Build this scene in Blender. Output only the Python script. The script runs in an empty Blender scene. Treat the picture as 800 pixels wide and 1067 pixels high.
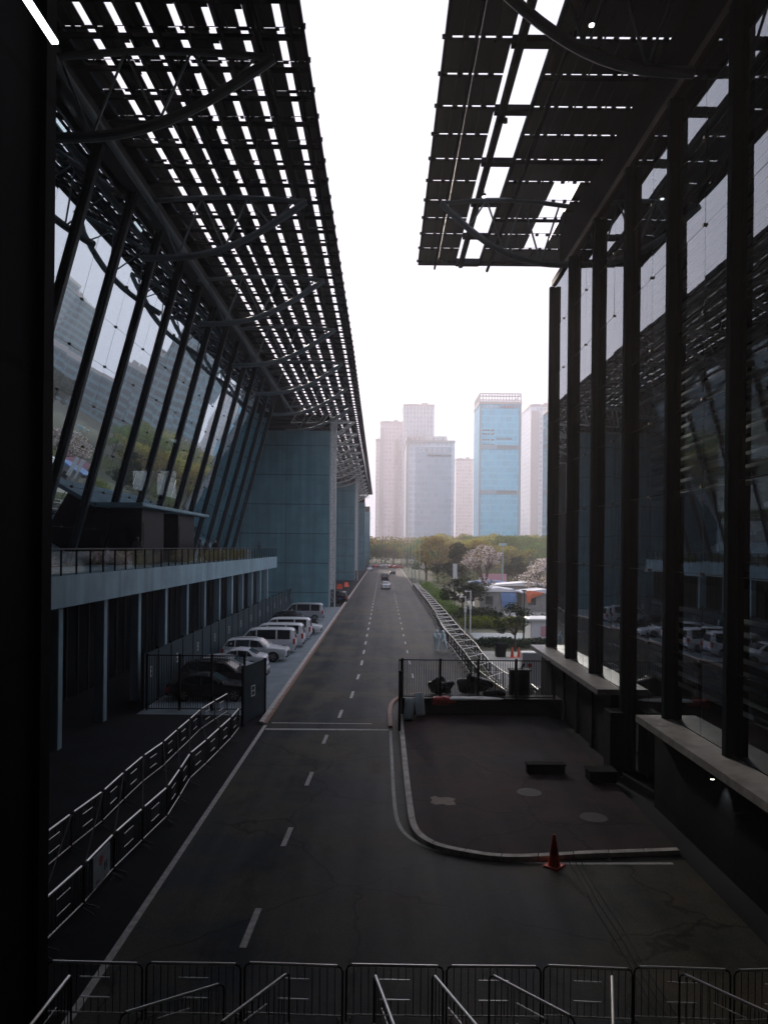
import bpy, math, random
from mathutils import Vector, Matrix
R = math.radians
random.seed(7)
scn = bpy.context.scene
col = scn.collection

# ------------------------------------------------------------------ materials
def new_mat(name):
    m = bpy.data.materials.new(name); m.use_nodes = True
    nt = m.node_tree
    return m, nt, nt.nodes['Principled BSDF']

def mat(name, c, rough=0.7, metal=0.0, var=0.0, scale=1.0, bump=0.0, bscale=20.0, spec=0.5, c2=None, rvar=0.0, detail=6, ovar=0.0):
    m, nt, p = new_mat(name)
    p.inputs['Base Color'].default_value = (*c, 1)
    p.inputs['Roughness'].default_value = rough
    p.inputs['Metallic'].default_value = metal
    p.inputs['Specular IOR Level'].default_value = spec
    N = nt.nodes.new; L = nt.links.new
    tc = N('ShaderNodeTexCoord')
    last = None
    if var > 0 or c2:
        n = N('ShaderNodeTexNoise'); n.inputs['Scale'].default_value = scale; n.inputs['Detail'].default_value = detail
        n.inputs['Roughness'].default_value = 0.62
        L(tc.outputs['Object'], n.inputs['Vector'])
        r = N('ShaderNodeValToRGB')
        r.color_ramp.elements[0].position = 0.32; r.color_ramp.elements[1].position = 0.68
        a = c if c2 is None else c
        b = c2 if c2 else tuple(min(1, x * (1 + var)) for x in c)
        a = a if c2 else tuple(x * (1 - var) for x in c)
        r.color_ramp.elements[0].color = (*a, 1); r.color_ramp.elements[1].color = (*b, 1)
        L(n.outputs['Fac'], r.inputs['Fac']); last = r.outputs['Color']
        if rvar > 0:
            mr = N('ShaderNodeMapRange'); mr.inputs['To Min'].default_value = rough - rvar; mr.inputs['To Max'].default_value = rough + rvar
            L(n.outputs['Fac'], mr.inputs['Value']); L(mr.outputs['Result'], p.inputs['Roughness'])
    if ovar > 0:
        oi = N('ShaderNodeObjectInfo'); hs = N('ShaderNodeHueSaturation')
        mr = N('ShaderNodeMapRange'); mr.inputs['To Min'].default_value = 1 - ovar; mr.inputs['To Max'].default_value = 1 + ovar
        L(oi.outputs['Random'], mr.inputs['Value']); L(mr.outputs['Result'], hs.inputs['Value'])
        if last: L(last, hs.inputs['Color'])
        else: hs.inputs['Color'].default_value = (*c, 1)
        last = hs.outputs['Color']
    if last: L(last, p.inputs['Base Color'])
    if bump > 0:
        n2 = N('ShaderNodeTexNoise'); n2.inputs['Scale'].default_value = bscale; n2.inputs['Detail'].default_value = 4
        L(tc.outputs['Object'], n2.inputs['Vector'])
        b = N('ShaderNodeBump'); b.inputs['Strength'].default_value = bump; b.inputs['Distance'].default_value = 0.05
        L(n2.outputs['Fac'], b.inputs['Height']); L(b.outputs['Normal'], p.inputs['Normal'])
    return m

def glass_mat(name, tint, refl, rough=0.02, reflcol=(0.9, 0.95, 1)):
    m = bpy.data.materials.new(name); m.use_nodes = True; nt = m.node_tree; nt.nodes.clear()
    N = nt.nodes.new; L = nt.links.new
    o = N('ShaderNodeOutputMaterial'); mx = N('ShaderNodeMixShader')
    t = N('ShaderNodeBsdfTransparent'); t.inputs['Color'].default_value = (*tint, 1)
    g = N('ShaderNodeBsdfGlossy'); g.inputs['Color'].default_value = (*reflcol, 1); g.inputs['Roughness'].default_value = rough
    lw = N('ShaderNodeLayerWeight'); lw.inputs['Blend'].default_value = 0.35
    mr = N('ShaderNodeMapRange'); mr.inputs['To Min'].default_value = refl; mr.inputs['To Max'].default_value = 1.0
    L(lw.outputs['Fresnel'], mr.inputs['Value']); L(mr.outputs['Result'], mx.inputs['Fac'])
    L(t.outputs[0], mx.inputs[1]); L(g.outputs[0], mx.inputs[2]); L(mx.outputs[0], o.inputs['Surface'])
    return m

def emis(name, c, s):
    m, nt, p = new_mat(name)
    p.inputs['Base Color'].default_value = (*c, 1)
    p.inputs['Emission Color'].default_value = (*c, 1); p.inputs['Emission Strength'].default_value = s
    return m

def leaf_mat(name, c1, c2, trans=0.35):
    m = bpy.data.materials.new(name); m.use_nodes = True; nt = m.node_tree; nt.nodes.clear()
    N = nt.nodes.new; L = nt.links.new
    o = N('ShaderNodeOutputMaterial'); mx = N('ShaderNodeMixShader'); mx.inputs[0].default_value = trans
    d = N('ShaderNodeBsdfDiffuse'); t = N('ShaderNodeBsdfTranslucent')
    tc = N('ShaderNodeTexCoord'); n = N('ShaderNodeTexNoise'); n.inputs['Scale'].default_value = 1.7; n.inputs['Detail'].default_value = 8
    r = N('ShaderNodeValToRGB'); r.color_ramp.elements[0].position = .36; r.color_ramp.elements[1].position = .66
    r.color_ramp.elements[0].color = (*c1, 1); r.color_ramp.elements[1].color = (*c2, 1)
    oi = N('ShaderNodeObjectInfo'); hs = N('ShaderNodeHueSaturation')
    mr = N('ShaderNodeMapRange'); mr.inputs['To Min'].default_value = .75; mr.inputs['To Max'].default_value = 1.3
    L(oi.outputs['Random'], mr.inputs['Value']); L(mr.outputs['Result'], hs.inputs['Value'])
    mr2 = N('ShaderNodeMapRange'); mr2.inputs['To Min'].default_value = .47; mr2.inputs['To Max'].default_value = .52
    L(oi.outputs['Random'], mr2.inputs['Value']); L(mr2.outputs['Result'], hs.inputs['Hue'])
    L(tc.outputs['Object'], n.inputs['Vector']); L(n.outputs['Fac'], r.inputs['Fac']); L(r.outputs['Color'], hs.inputs['Color'])
    L(hs.outputs['Color'], d.inputs['Color']); L(hs.outputs['Color'], t.inputs['Color'])
    L(d.outputs[0], mx.inputs[1]); L(t.outputs[0], mx.inputs[2]); L(mx.outputs[0], o.inputs['Surface'])
    return m

def asphalt_mat(name, base, light, warm, rough=.62):
    """asphalt: streaks along the driving direction, mottling, cracks, fine grain"""
    m, nt, p = new_mat(name)
    N = nt.nodes.new; L = nt.links.new
    tc = N('ShaderNodeTexCoord')
    mp = N('ShaderNodeMapping'); mp.inputs['Scale'].default_value = (.9, .035, 1)
    L(tc.outputs['Object'], mp.inputs['Vector'])
    s = N('ShaderNodeTexNoise'); s.inputs['Scale'].default_value = 1.0; s.inputs['Detail'].default_value = 5; L(mp.outputs[0], s.inputs['Vector'])
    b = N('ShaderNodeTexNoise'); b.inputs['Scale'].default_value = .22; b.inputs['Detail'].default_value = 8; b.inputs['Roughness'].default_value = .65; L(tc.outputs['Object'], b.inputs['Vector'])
    g = N('ShaderNodeTexNoise'); g.inputs['Scale'].default_value = 45; g.inputs['Detail'].default_value = 3; L(tc.outputs['Object'], g.inputs['Vector'])
    r1 = N('ShaderNodeValToRGB'); r1.color_ramp.elements[0].position = .4; r1.color_ramp.elements[1].position = .62
    r1.color_ramp.elements[0].color = (*base, 1); r1.color_ramp.elements[1].color = (*light, 1)
    L(s.outputs['Fac'], r1.inputs['Fac'])
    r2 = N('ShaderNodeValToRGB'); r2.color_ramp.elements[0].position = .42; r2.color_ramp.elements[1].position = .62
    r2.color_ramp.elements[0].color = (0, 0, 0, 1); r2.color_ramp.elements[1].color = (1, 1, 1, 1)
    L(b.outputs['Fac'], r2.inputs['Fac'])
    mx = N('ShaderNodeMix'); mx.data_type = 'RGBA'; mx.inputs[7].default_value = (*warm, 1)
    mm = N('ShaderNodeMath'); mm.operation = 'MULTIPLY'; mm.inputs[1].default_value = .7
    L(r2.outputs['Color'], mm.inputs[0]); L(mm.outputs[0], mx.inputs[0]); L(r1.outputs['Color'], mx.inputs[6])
    gr = N('ShaderNodeMapRange'); gr.inputs['From Min'].default_value = .3; gr.inputs['From Max'].default_value = .7; gr.inputs['To Min'].default_value = .6; gr.inputs['To Max'].default_value = 1.4
    L(g.outputs['Fac'], gr.inputs['Value'])
    vm = N('ShaderNodeVectorMath'); vm.operation = 'SCALE'; L(mx.outputs[2], vm.inputs[0]); L(gr.outputs['Result'], vm.inputs['Scale'])
    # oil and damp stains
    on = N('ShaderNodeTexNoise'); on.inputs['Scale'].default_value = .75; on.inputs['Detail'].default_value = 10; on.inputs['Roughness'].default_value = .7
    om = N('ShaderNodeMapping'); om.inputs['Scale'].default_value = (1, .35, 1); om.inputs['Location'].default_value = (7, 3, 0)
    L(tc.outputs['Object'], om.inputs['Vector']); L(om.outputs[0], on.inputs['Vector'])
    orr = N('ShaderNodeMapRange'); orr.inputs['From Min'].default_value = .52; orr.inputs['From Max'].default_value = .66; orr.inputs['To Min'].default_value = 1; orr.inputs['To Max'].default_value = .5
    L(on.outputs['Fac'], orr.inputs['Value'])
    vs_ = N('ShaderNodeVectorMath'); vs_.operation = 'SCALE'; L(vm.outputs[0], vs_.inputs[0]); L(orr.outputs['Result'], vs_.inputs['Scale']); vm = vs_
    # sealed cracks
    vo = N('ShaderNodeTexVoronoi'); vo.feature = 'DISTANCE_TO_EDGE'; vo.inputs['Scale'].default_value = .16
    dn = N('ShaderNodeTexNoise'); dn.inputs['Scale'].default_value = .9; dn.inputs['Detail'].default_value = 5; L(tc.outputs['Object'], dn.inputs['Vector'])
    va = N('ShaderNodeMix'); va.data_type = 'RGBA'; va.blend_type = 'ADD'; va.inputs[0].default_value = 1.6
    L(tc.outputs['Object'], va.inputs[6]); L(dn.outputs['Color'], va.inputs[7]); L(va.outputs[2], vo.inputs['Vector'])
    ck = N('ShaderNodeMapRange'); ck.inputs['From Min'].default_value = .001; ck.inputs['From Max'].default_value = .008; ck.inputs['To Min'].default_value = .4; ck.inputs['To Max'].default_value = 1
    L(vo.outputs['Distance'], ck.inputs['Value'])
    v2 = N('ShaderNodeVectorMath'); v2.operation = 'SCALE'; L(vm.outputs[0], v2.inputs[0]); L(ck.outputs['Result'], v2.inputs['Scale'])
    L(v2.outputs[0], p.inputs['Base Color']); p.inputs['Specular IOR Level'].default_value = .055
    rr = N('ShaderNodeMapRange'); rr.inputs['To Min'].default_value = rough - .13; rr.inputs['To Max'].default_value = rough + .15
    L(b.outputs['Fac'], rr.inputs['Value']); L(rr.outputs['Result'], p.inputs['Roughness'])
    bp = N('ShaderNodeBump'); bp.inputs['Strength'].default_value = .5; bp.inputs['Distance'].default_value = .006
    L(g.outputs['Fac'], bp.inputs['Height']); L(bp.outputs['Normal'], p.inputs['Normal'])
    return m

def concrete_mat(name, c, seam_w, seam_h, rough=.75, spec=.25):
    """cast concrete with board seams, water streaks, mottling (object XZ / YZ)"""
    m, nt, p = new_mat(name)
    N = nt.nodes.new; L = nt.links.new
    tc = N('ShaderNodeTexCoord'); sp = N('ShaderNodeSeparateXYZ'); L(tc.outputs['Object'], sp.inputs[0])
    ad = N('ShaderNodeMath'); ad.operation = 'ADD'; L(sp.outputs['X'], ad.inputs[0]); L(sp.outputs['Y'], ad.inputs[1])
    def line(src, period, w):
        d = N('ShaderNodeMath'); d.operation = 'DIVIDE'; d.inputs[1].default_value = period; L(src, d.inputs[0])
        f = N('ShaderNodeMath'); f.operation = 'FRACT'; L(d.outputs[0], f.inputs[0])
        s = N('ShaderNodeMath'); s.operation = 'SUBTRACT'; s.inputs[1].default_value = .5; L(f.outputs[0], s.inputs[0])
        a = N('ShaderNodeMath'); a.operation = 'ABSOLUTE'; L(s.outputs[0], a.inputs[0])
        g = N('ShaderNodeMath'); g.operation = 'LESS_THAN'; g.inputs[1].default_value = w / period; L(a.outputs[0], g.inputs[0])
        return g.outputs[0]
    l1 = line(ad.outputs[0], seam_w, .05); l2 = line(sp.outputs['Z'], seam_h, .08)
    mxx = N('ShaderNodeMath'); mxx.operation = 'MAXIMUM'; L(l1, mxx.inputs[0]); L(l2, mxx.inputs[1])
    n = N('ShaderNodeTexNoise'); n.inputs['Scale'].default_value = .5; n.inputs['Detail'].default_value = 9; L(tc.outputs['Object'], n.inputs['Vector'])
    mp = N('ShaderNodeMapping'); mp.inputs['Scale'].default_value = (1.5, 1.5, .06); L(tc.outputs['Object'], mp.inputs['Vector'])
    st = N('ShaderNodeTexNoise'); st.inputs['Scale'].default_value = 1; st.inputs['Detail'].default_value = 6; L(mp.outputs[0], st.inputs['Vector'])
    mu = N('ShaderNodeMath'); mu.operation = 'MULTIPLY'; L(n.outputs['Fac'], mu.inputs[0]); L(st.outputs['Fac'], mu.inputs[1])
    r = N('ShaderNodeMapRange'); r.inputs['From Min'].default_value = .12; r.inputs['From Max'].default_value = .4; r.inputs['To Min'].default_value = .72; r.inputs['To Max'].default_value = 1.22
    L(mu.outputs[0], r.inputs['Value'])
    sm = N('ShaderNodeMapRange'); sm.inputs['To Min'].default_value = 1; sm.inputs['To Max'].default_value = .5; L(mxx.outputs[0], sm.inputs['Value'])
    m3 = N('ShaderNodeMath'); m3.operation = 'MULTIPLY'; L(r.outputs[0], m3.inputs[0]); L(sm.outputs[0], m3.inputs[1])
    v = N('ShaderNodeVectorMath'); v.operation = 'SCALE'; v.inputs[0].default_value = c; L(m3.outputs[0], v.inputs['Scale'])
    L(v.outputs[0], p.inputs['Base Color']); p.inputs['Roughness'].default_value = rough
    p.inputs['Specular IOR Level'].default_value = spec
    return m

M = {}
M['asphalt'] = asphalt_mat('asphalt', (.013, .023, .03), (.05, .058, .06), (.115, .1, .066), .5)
M['island'] = asphalt_mat('red_asphalt', (.022, .022, .025), (.042, .037, .04), (.085, .05, .05), .65)
M['paving'] = mat('paving', (.009, .012, .015), .75, spec=.1, var=.35, scale=.6, bump=.2)
M['parking'] = mat('parking_concrete', (.16, .21, .235), .62, var=.28, scale=.8, bump=.1, rvar=.1)
M['soil'] = mat('soil', (.03, .032, .02), .95, c2=(.035, .055, .02), scale=.25)
M['lightpave'] = mat('light_paving', (.26, .27, .26), .75, var=.2, scale=.7)
M['paint'] = mat('road_paint', (.38, .39, .38), .7, c2=(.66, .66, .63), scale=6, spec=.1)
M['kerb'] = mat('kerb_stone', (.36, .35, .33), .6, c2=(.68, .66, .62), scale=3, spec=.1)
M['kerbred'] = mat('kerb_red', (.16, .085, .06), .6, c2=(.3, .17, .12), scale=2)
M['black'] = mat('black_steel', (.007, .009, .012), .5, spec=.1, var=.3, scale=2)
M['dark'] = mat('dark_steel', (.01, .015, .02), .8, spec=0, var=.25, scale=1.2)
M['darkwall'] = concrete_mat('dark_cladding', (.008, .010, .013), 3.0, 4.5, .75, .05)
M['truss'] = mat('truss_steel', (.09, .13, .15), .45, var=.15, scale=1)
M['trusspale'] = mat('truss_pale', (.4, .42, .42), .5, var=.1, scale=1)
M['panel'] = mat('panel_back', (.01, .016, .022), .45, spec=.1, var=.25, scale=.8)
M['mullion'] = mat('mullion_steel', (.012, .026, .034), .5, spec=.2, var=.15, scale=1)
M['glassL'] = glass_mat('coated_glass', (.18, .24, .27), .6, .015, (.78, .91, .97))
M['glassR'] = glass_mat('dark_glass', (.5, .58, .62), .12, .01, (.85, .93, 1))
M['glassrail'] = glass_mat('rail_glass', (.72, .8, .8), .06, .02)
M['seam'] = mat('seam_black', (.008, .009, .01), .6)
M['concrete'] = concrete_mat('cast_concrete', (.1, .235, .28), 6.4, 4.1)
M['terr'] = concrete_mat('terrace_concrete', (.2, .31, .36), 9.0, 50)
M['sill'] = mat('sill_stone', (.2, .2, .2), .38, var=.35, scale=2.2, rvar=.1)
M['fence'] = mat('fence_panel', (.02, .04, .05), .5, spec=.1, var=.15, scale=1.5)
M['galv'] = mat('galvanised_steel', (.95, .94, .91), .36, metal=.6)  # near-white colour paints sky glints onto the barrier rails
M['galvdark'] = mat('worn_steel', (.014, .016, .018), .6, metal=.3, var=.25, scale=4)  # near-black: shade put into the colour of the barrier frames and bars
M['board'] = mat('white_board', (.26, .32, .34), .6, var=.15, scale=3)
M['red'] = mat('red_paint', (.5, .04, .03), .5)
M['navy'] = mat('navy_paint', (.02, .03, .08), .5)
M['cone'] = mat('cone_orange', (.75, .09, .03), .45, var=.12, scale=8)
M['white'] = mat('white_paint', (.75, .77, .78), .4, var=.05, scale=2)
M['carwhite'] = mat('car_white', (.66, .70, .73), .22, spec=.6)
M['carsilver'] = mat('car_silver', (.38, .42, .45), .28, metal=.4)
M['cardark'] = mat('car_dark', (.009, .011, .014), .22, spec=.35)
M['carred'] = mat('car_red', (.5, .04, .035), .25)
M['carglass'] = mat('car_glass', (.012, .018, .022), .06, spec=.8)
M['tyre'] = mat('tyre', (.012, .012, .012), .85)
M['rim'] = mat('rim', (.35, .36, .37), .35, metal=.8)
M['tail'] = mat('tail_lamp', (.4, .02, .02), .2)
M['head'] = mat('head_lamp', (.7, .72, .75), .1, spec=.8)
M['plate'] = mat('number_plate', (.05, .1, .4), .4)
M['bark'] = mat('bark', (.07, .055, .045), .9, var=.4, scale=5)
M['leaf_olive'] = leaf_mat('leaf_olive', (.11, .13, .025), (.44, .37, .07), .5)
M['leaf_green'] = leaf_mat('leaf_green', (.04, .09, .02), (.17, .25, .05), .45)
M['leaf_dark'] = leaf_mat('leaf_dark', (.012, .028, .018), (.03, .055, .03), .2)
M['leaf_hedge'] = leaf_mat('leaf_hedge', (.07, .1, .02), (.16, .2, .03), .25)
M['blossom'] = leaf_mat('blossom', (.75, .66, .68), (.85, .8, .8), .4)
M['leaf_red'] = leaf_mat('leaf_red', (.12, .06, .03), (.2, .13, .05))
M['black_bag'] = mat('black_bag', (.01, .01, .012), .25, bump=.5, bscale=9)
M['tarp'] = mat('tarp', (.62, .66, .66), .5, var=.1, scale=5)
M['suit'] = mat('suit_cloth', (.68, .82, .86), .8, var=.08, scale=8, bump=.3, bscale=30)
M['skin'] = mat('skin', (.45, .28, .2), .6)
M['hair'] = mat('hair', (.01, .01, .01), .6)
M['cloth'] = mat('dark_cloth', (.02, .022, .03), .85)
M['tentwhite'] = mat('tent_white', (.75, .77, .8), .6, var=.05, scale=.5)
M['blue'] = mat('blue_sheet', (.12, .25, .5), .5)
M['orange'] = mat('orange_sheet', (.65, .14, .05), .6)
M['pink'] = mat('pink_board', (.6, .3, .35), .6)
M['iron'] = mat('manhole_iron', (.045, .044, .04), .6, metal=.2, var=.3, scale=9)
M['patch'] = mat('road_patch', (.2, .17, .14), .8, c2=(.3, .26, .21), scale=9)
M['lamp'] = emis('lamp_glow', (1, .93, .82), 6)
M['poleteal'] = mat('pole_teal', (.28, .42, .42), .5)
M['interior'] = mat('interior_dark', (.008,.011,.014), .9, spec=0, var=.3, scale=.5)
M['louvre'] = mat('louvre_grey', (.45, .5, .54), .5)
M['beam'] = mat('beam_brown', (.022, .016, .016), .65, spec=.1)

# ------------------------------------------------------------------ mesh tools
class MB:
    def __init__(s): s.v = []; s.f = []; s.m = []; s.k = 0
    def add(s, vs, fs, k=None):
        b = len(s.v); s.v += [tuple(v) for v in vs]
        for f in fs: s.f.append(tuple(b + i for i in f)); s.m.append(s.k if k is None else k)
    def box(s, x0, y0, z0, x1, y1, z1, T=None):
        vs = [Vector(p) for p in ((x0,y0,z0),(x1,y0,z0),(x1,y1,z0),(x0,y1,z0),(x0,y0,z1),(x1,y0,z1),(x1,y1,z1),(x0,y1,z1))]
        if T: vs = [T @ v for v in vs]
        s.add(vs, [(0,3,2,1),(4,5,6,7),(0,1,5,4),(1,2,6,5),(2,3,7,6),(3,0,4,7)]); return s
    def rbox(s, x0, y0, z0, x1, y1, z1, r=.03):
        """box with chamfered vertical and top edges"""
        pts = [(x0+r,y0),(x1-r,y0),(x1,y0+r),(x1,y1-r),(x1-r,y1),(x0+r,y1),(x0,y1-r),(x0,y0+r)]
        cx, cy = (x0+x1)/2, (y0+y1)/2
        def ring(z, i): return [(px + (cx-px)*i/max(abs(cx-x0),1e-6), py + (cy-py)*i/max(abs(cy-y0),1e-6), z) for px, py in pts]
        s.loft([ring(z0, 0), ring(z1-r, 0), ring(z1, r)]); return s
    def bar(s, a, b, w, h, up=(0,0,1)):
        a = Vector(a); b = Vector(b); d = (b-a).normalized(); u = Vector(up)
        sd = d.cross(u)
        if sd.length < 1e-4: sd = d.cross(Vector((0,1,0)))
        sd.normalize(); u = sd.cross(d)
        vs = []
        for p in (a, b):
            for i, j in ((-1,-1),(1,-1),(1,1),(-1,1)): vs.append(p + sd*(i*w/2) + u*(j*h/2))
        s.add(vs, [(0,1,2,3),(7,6,5,4),(0,4,5,1),(1,5,6,2),(2,6,7,3),(3,7,4,0)]); return s
    def tube(s, pts, r, n=8, r2=None, cap=True):
        pts = [Vector(p) for p in pts]; rings = []; m = len(pts)
        for i, p in enumerate(pts):
            d = (pts[min(i+1,m-1)] - pts[max(i-1,0)]).normalized()
            u = Vector((0,0,1)) if abs(d.z) < .9 else Vector((0,1,0))
            a = d.cross(u).normalized(); b = a.cross(d)
            rr = r if r2 is None else r + (r2-r)*i/(m-1)
            rings.append([p + a*(rr*math.cos(2*math.pi*k/n)) + b*(rr*math.sin(2*math.pi*k/n)) for k in range(n)])
        s.loft(rings, cap); return s
    def loft(s, rings, cap=True):
        n = len(rings[0]); vs = [v for r in rings for v in r]; fs = []
        for i in range(len(rings)-1):
            for k in range(n):
                a = i*n+k; b = i*n+(k+1)%n
                fs.append((a, b, b+n, a+n))
        if cap:
            fs.append(tuple(reversed(range(n)))); fs.append(tuple((len(rings)-1)*n+k for k in range(n)))
        s.add(vs, fs); return s
    def prism(s, poly, z0, z1, T=None):
        n = len(poly); vs = [Vector((x,y,z0)) for x,y in poly] + [Vector((x,y,z1)) for x,y in poly]
        if T: vs = [T @ v for v in vs]
        s.add(vs, [tuple(reversed(range(n))), tuple(range(n,2*n))] + [(i,(i+1)%n,n+(i+1)%n,n+i) for i in range(n)]); return s
    def quad(s, a, b, c, d): s.add([a,b,c,d], [(0,1,2,3)]); return s
    def build(s, name, m, parent=None, smooth=False, T=None):
        me = bpy.data.meshes.new(name); me.from_pydata(s.v, [], s.f)
        ms = m if isinstance(m, (list, tuple)) else [m]
        for x in ms: me.materials.append(x)
        if len(ms) > 1:
            for p, k in zip(me.polygons, s.m): p.material_index = k
        if T: me.transform(T)
        if smooth:
            for p in me.polygons: p.use_smooth = True
            try: me.set_sharp_from_angle(angle=R(35))
            except Exception: pass
        me.update()
        o = bpy.data.objects.new(name, me); col.objects.link(o)
        if parent: o.parent = parent
        return o

def tag(o, label=None, cat=None, group=None, kind=None):
    if label: o['label'] = label
    if cat: o['category'] = cat
    if group: o['group'] = group
    if kind: o['kind'] = kind
    return o
def thing(name, label, cat, loc=(0,0,0), rz=0, group=None):
    o = bpy.data.objects.new(name, None); col.objects.link(o)
    o.empty_display_size = .3
    o.location = loc; o.rotation_euler = (0, 0, rz)
    return tag(o, label, cat, group)
def copy_tree(o, parent=None):
    c = o.copy(); col.objects.link(c); c.parent = parent
    for ch in o.children: copy_tree(ch, c)
    return c
def struct(o, label=None):
    o['kind'] = 'structure'
    if label: o['label'] = label
    return o
ORD = ['first','second','third','fourth','fifth','sixth','seventh','eighth','ninth','tenth','eleventh','twelfth','thirteenth','fourteenth','fifteenth','sixteenth','seventeenth','eighteenth','nineteenth','twentieth']

# ------------------------------------------------------------------ ground & roads
def sheet(name, poly, z, m, label=None):
    b = MB(); b.add([(x,y,z) for x,y in poly], [tuple(range(len(poly)))]); return struct(b.build(name, m), label)
sheet('ground', [(-3000,-600),(3000,-600),(3000,4000),(-3000,4000)], 0, M['soil'])
sheet('pavement', [(-80,-30),(-5.54,-30),(-5.54,330),(-80,330)], .004, M['paving'], 'dark paving between the glass hall and the road')
sheet('parking_apron', [(-12.3,37),(-5.85,37),(-5.85,104),(-12.3,104)], .008, M['parking'], 'pale concrete strip where the cars are parked')
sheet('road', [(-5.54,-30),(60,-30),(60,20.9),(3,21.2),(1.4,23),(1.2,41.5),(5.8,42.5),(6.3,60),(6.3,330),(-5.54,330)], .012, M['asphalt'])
sheet('path', [(7.3,44),(16,44),(16,60),(7.3,61)], .008, M['lightpave'], 'pale concrete path behind the fence')
sheet('hall_pavement', [(8.3,-30),(24,-30),(24,45),(8.3,45)], .016, M['paving'])
sheet('side_road', [(8.6,66),(60,66),(60,76),(8.6,74)], .008, M['parking'])
sheet('plaza', [(13,82),(90,82),(90,135),(13,135)], .008, M['lightpave'])

# raised island with curved corner
isl = [(8.3,20.55),(5.05,20.2),(3.98,20.0),(3.1,20.0),(2.17,20.35),(1.4,20.8),(.95,21.6),(.8,23.1),(.8,37.0),(8.3,37.0)]
ib = MB(); inner = [(8.3,20.75),(5.05,20.4),(3.98,20.2),(3.12,20.2),(2.25,20.54),(1.54,20.95),(1.13,21.7),(1.0,23.1),(1.0,37.0),(8.3,37.0)]
ib.prism(inner, 0, .146)
struct(ib.build('traffic_island', M['island']), 'raised reddish asphalt island with a rounded corner')
kb = MB()
def densify(p, n=5):
    out = []
    for i in range(len(p)-1):
        for k in range(n): t = k/n; out.append((p[i][0]*(1-t)+p[i+1][0]*t, p[i][1]*(1-t)+p[i+1][1]*t))
    return out + [p[-1]]
def chaikin(p):
    o = [p[0]]
    for i in range(len(p)-1):
        a, b = p[i], p[i+1]
        o += [(a[0]*.75+b[0]*.25, a[1]*.75+b[1]*.25), (a[0]*.25+b[0]*.75, a[1]*.25+b[1]*.75)]
    return o + [p[-1]]
oc = chaikin(chaikin(isl[:9])); ic = chaikin(chaikin(inner[:9]))
# kerb stones about 1 m long with thin joints
L_acc = 0; seg = []
def along(c):
    acc = [0]
    for i in range(len(c)-1): acc.append(acc[-1] + math.dist(c[i], c[i+1]))
    return acc
ao, ai = along(oc), along(ic)
def at_len(c, acc, t):
    t *= acc[-1]
    for i in range(len(c)-1):
        if acc[i+1] >= t - 1e-9:
            u = (t-acc[i])/max(acc[i+1]-acc[i], 1e-9); return (c[i][0]*(1-u)+c[i+1][0]*u, c[i][1]*(1-u)+c[i+1][1]*u)
    return c[-1]
NS = int(ao[-1]/1.0)
for k in range(NS):
    t0 = (k+.012)/NS; t1 = (k+.988)/NS; q = 5
    top = .15 + random.uniform(-.004, .006)
    A = [at_len(oc, ao, t0+(t1-t0)*i/q) for i in range(q+1)]; B = [at_len(ic, ai, t0+(t1-t0)*i/q) for i in range(q+1)]
    kb.prism(A + B[::-1], 0, top)
kb.build('kerb', M['kerb'])['kind'] = 'structure'
# far side kerbs of the road
kb = MB(); y = 35.2
while y < 320:
    kb.box(-5.86, y+.01, 0, -5.66, y+.99, .13); y += 1.0
struct(kb.build('kerb', M['kerb']), 'concrete kerb along the parking strip')
kb = MB(); kb.box(-5.655, 35.2, 0, -5.5, 320, .06)
struct(kb.build('gutter_edge', M['kerbred']), 'rusty red edging strip along the parking kerb')
kb = MB(); kb.box(6.32, 60, 0, 6.5, 320, .14); struct(kb.build('kerb', M['kerb']), 'pale kerb on the park side of the road')

def marks(name, quads, m=None, label=None, z=.016):
    b = MB()
    for q in quads: b.add([(x,y,z) for x,y in q], [tuple(range(len(q)))])
    return struct(b.build(name, m or M['paint']), label)
dash = [(-2.87,15.6,17.3),(-2.74,20.9,22.3),(-2.64,26.2,27.8),(-2.5,31.8,33.3),(-2.12,36.6,38.4),(-1.74,41.4,43.4),(-1.6,47.3,49.2)]
qs = []
for x, a, b in dash: qs.append([(x-.1,a),(x+.05,a),(x+.1,b),(x-.05,b)])
y = 53
while y < 300: qs.append([(-1.62,y),(-1.47,y),(-1.45,y+2.2),(-1.6,y+2.2)]); y += 5.6
y = 48
while y < 300: qs.append([(1.92,y),(2.02,y),(2.02,y+1.7),(1.92,y+1.7)]); y += 5.6
marks('lane_marking', qs, label='broken white lane lines')
marks('edge_line', [[(-5.62,0),(-5.46,0),(-5.44,35.0),(-5.6,35.0)]], label='solid line along the left edge of the road')
marks('stop_line', [[(-5.4,34.1),(.45,34.2),(.45,34.45),(-5.4,34.35)], [(-5.3,35.4),(-.5,35.4),(-.5,35.52),(-5.3,35.52)]], label='two thin lines across the road')
gl = [(.365,38.5),(.4,30),(.42,23.5),(.63,22),(1.11,21.1),(1.69,20.6),(2.4,20.3),(3.97,19.9),(7.9,20.0)]
gc = chaikin(chaikin(gl)); b = MB()
for i in range(len(gc)-1):
    (x0,y0),(x1,y1) = gc[i], gc[i+1]; d = math.dist(gc[i],gc[i+1]); nx, ny = -(y1-y0)/d*.06, (x1-x0)/d*.06
    b.add([(x0-nx,y0-ny,.016),(x1-nx,y1-ny,.016),(x1+nx,y1+ny,.016),(x0+nx,y0+ny,.016)], [(0,1,2,3)])
struct(b.build('edge_line', M['paint']), 'curved line following the island kerb')
b = MB()   # red kerb stretch beyond the corner
kp = chaikin(chaikin([(.38,34.6),(.36,38.6),(.6,40.6),(1.2,42),(2.2,42.6)]))
for i in range(len(kp)-1): b.bar((*kp[i],.07), (*kp[i+1],.07), .2, .13)
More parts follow.
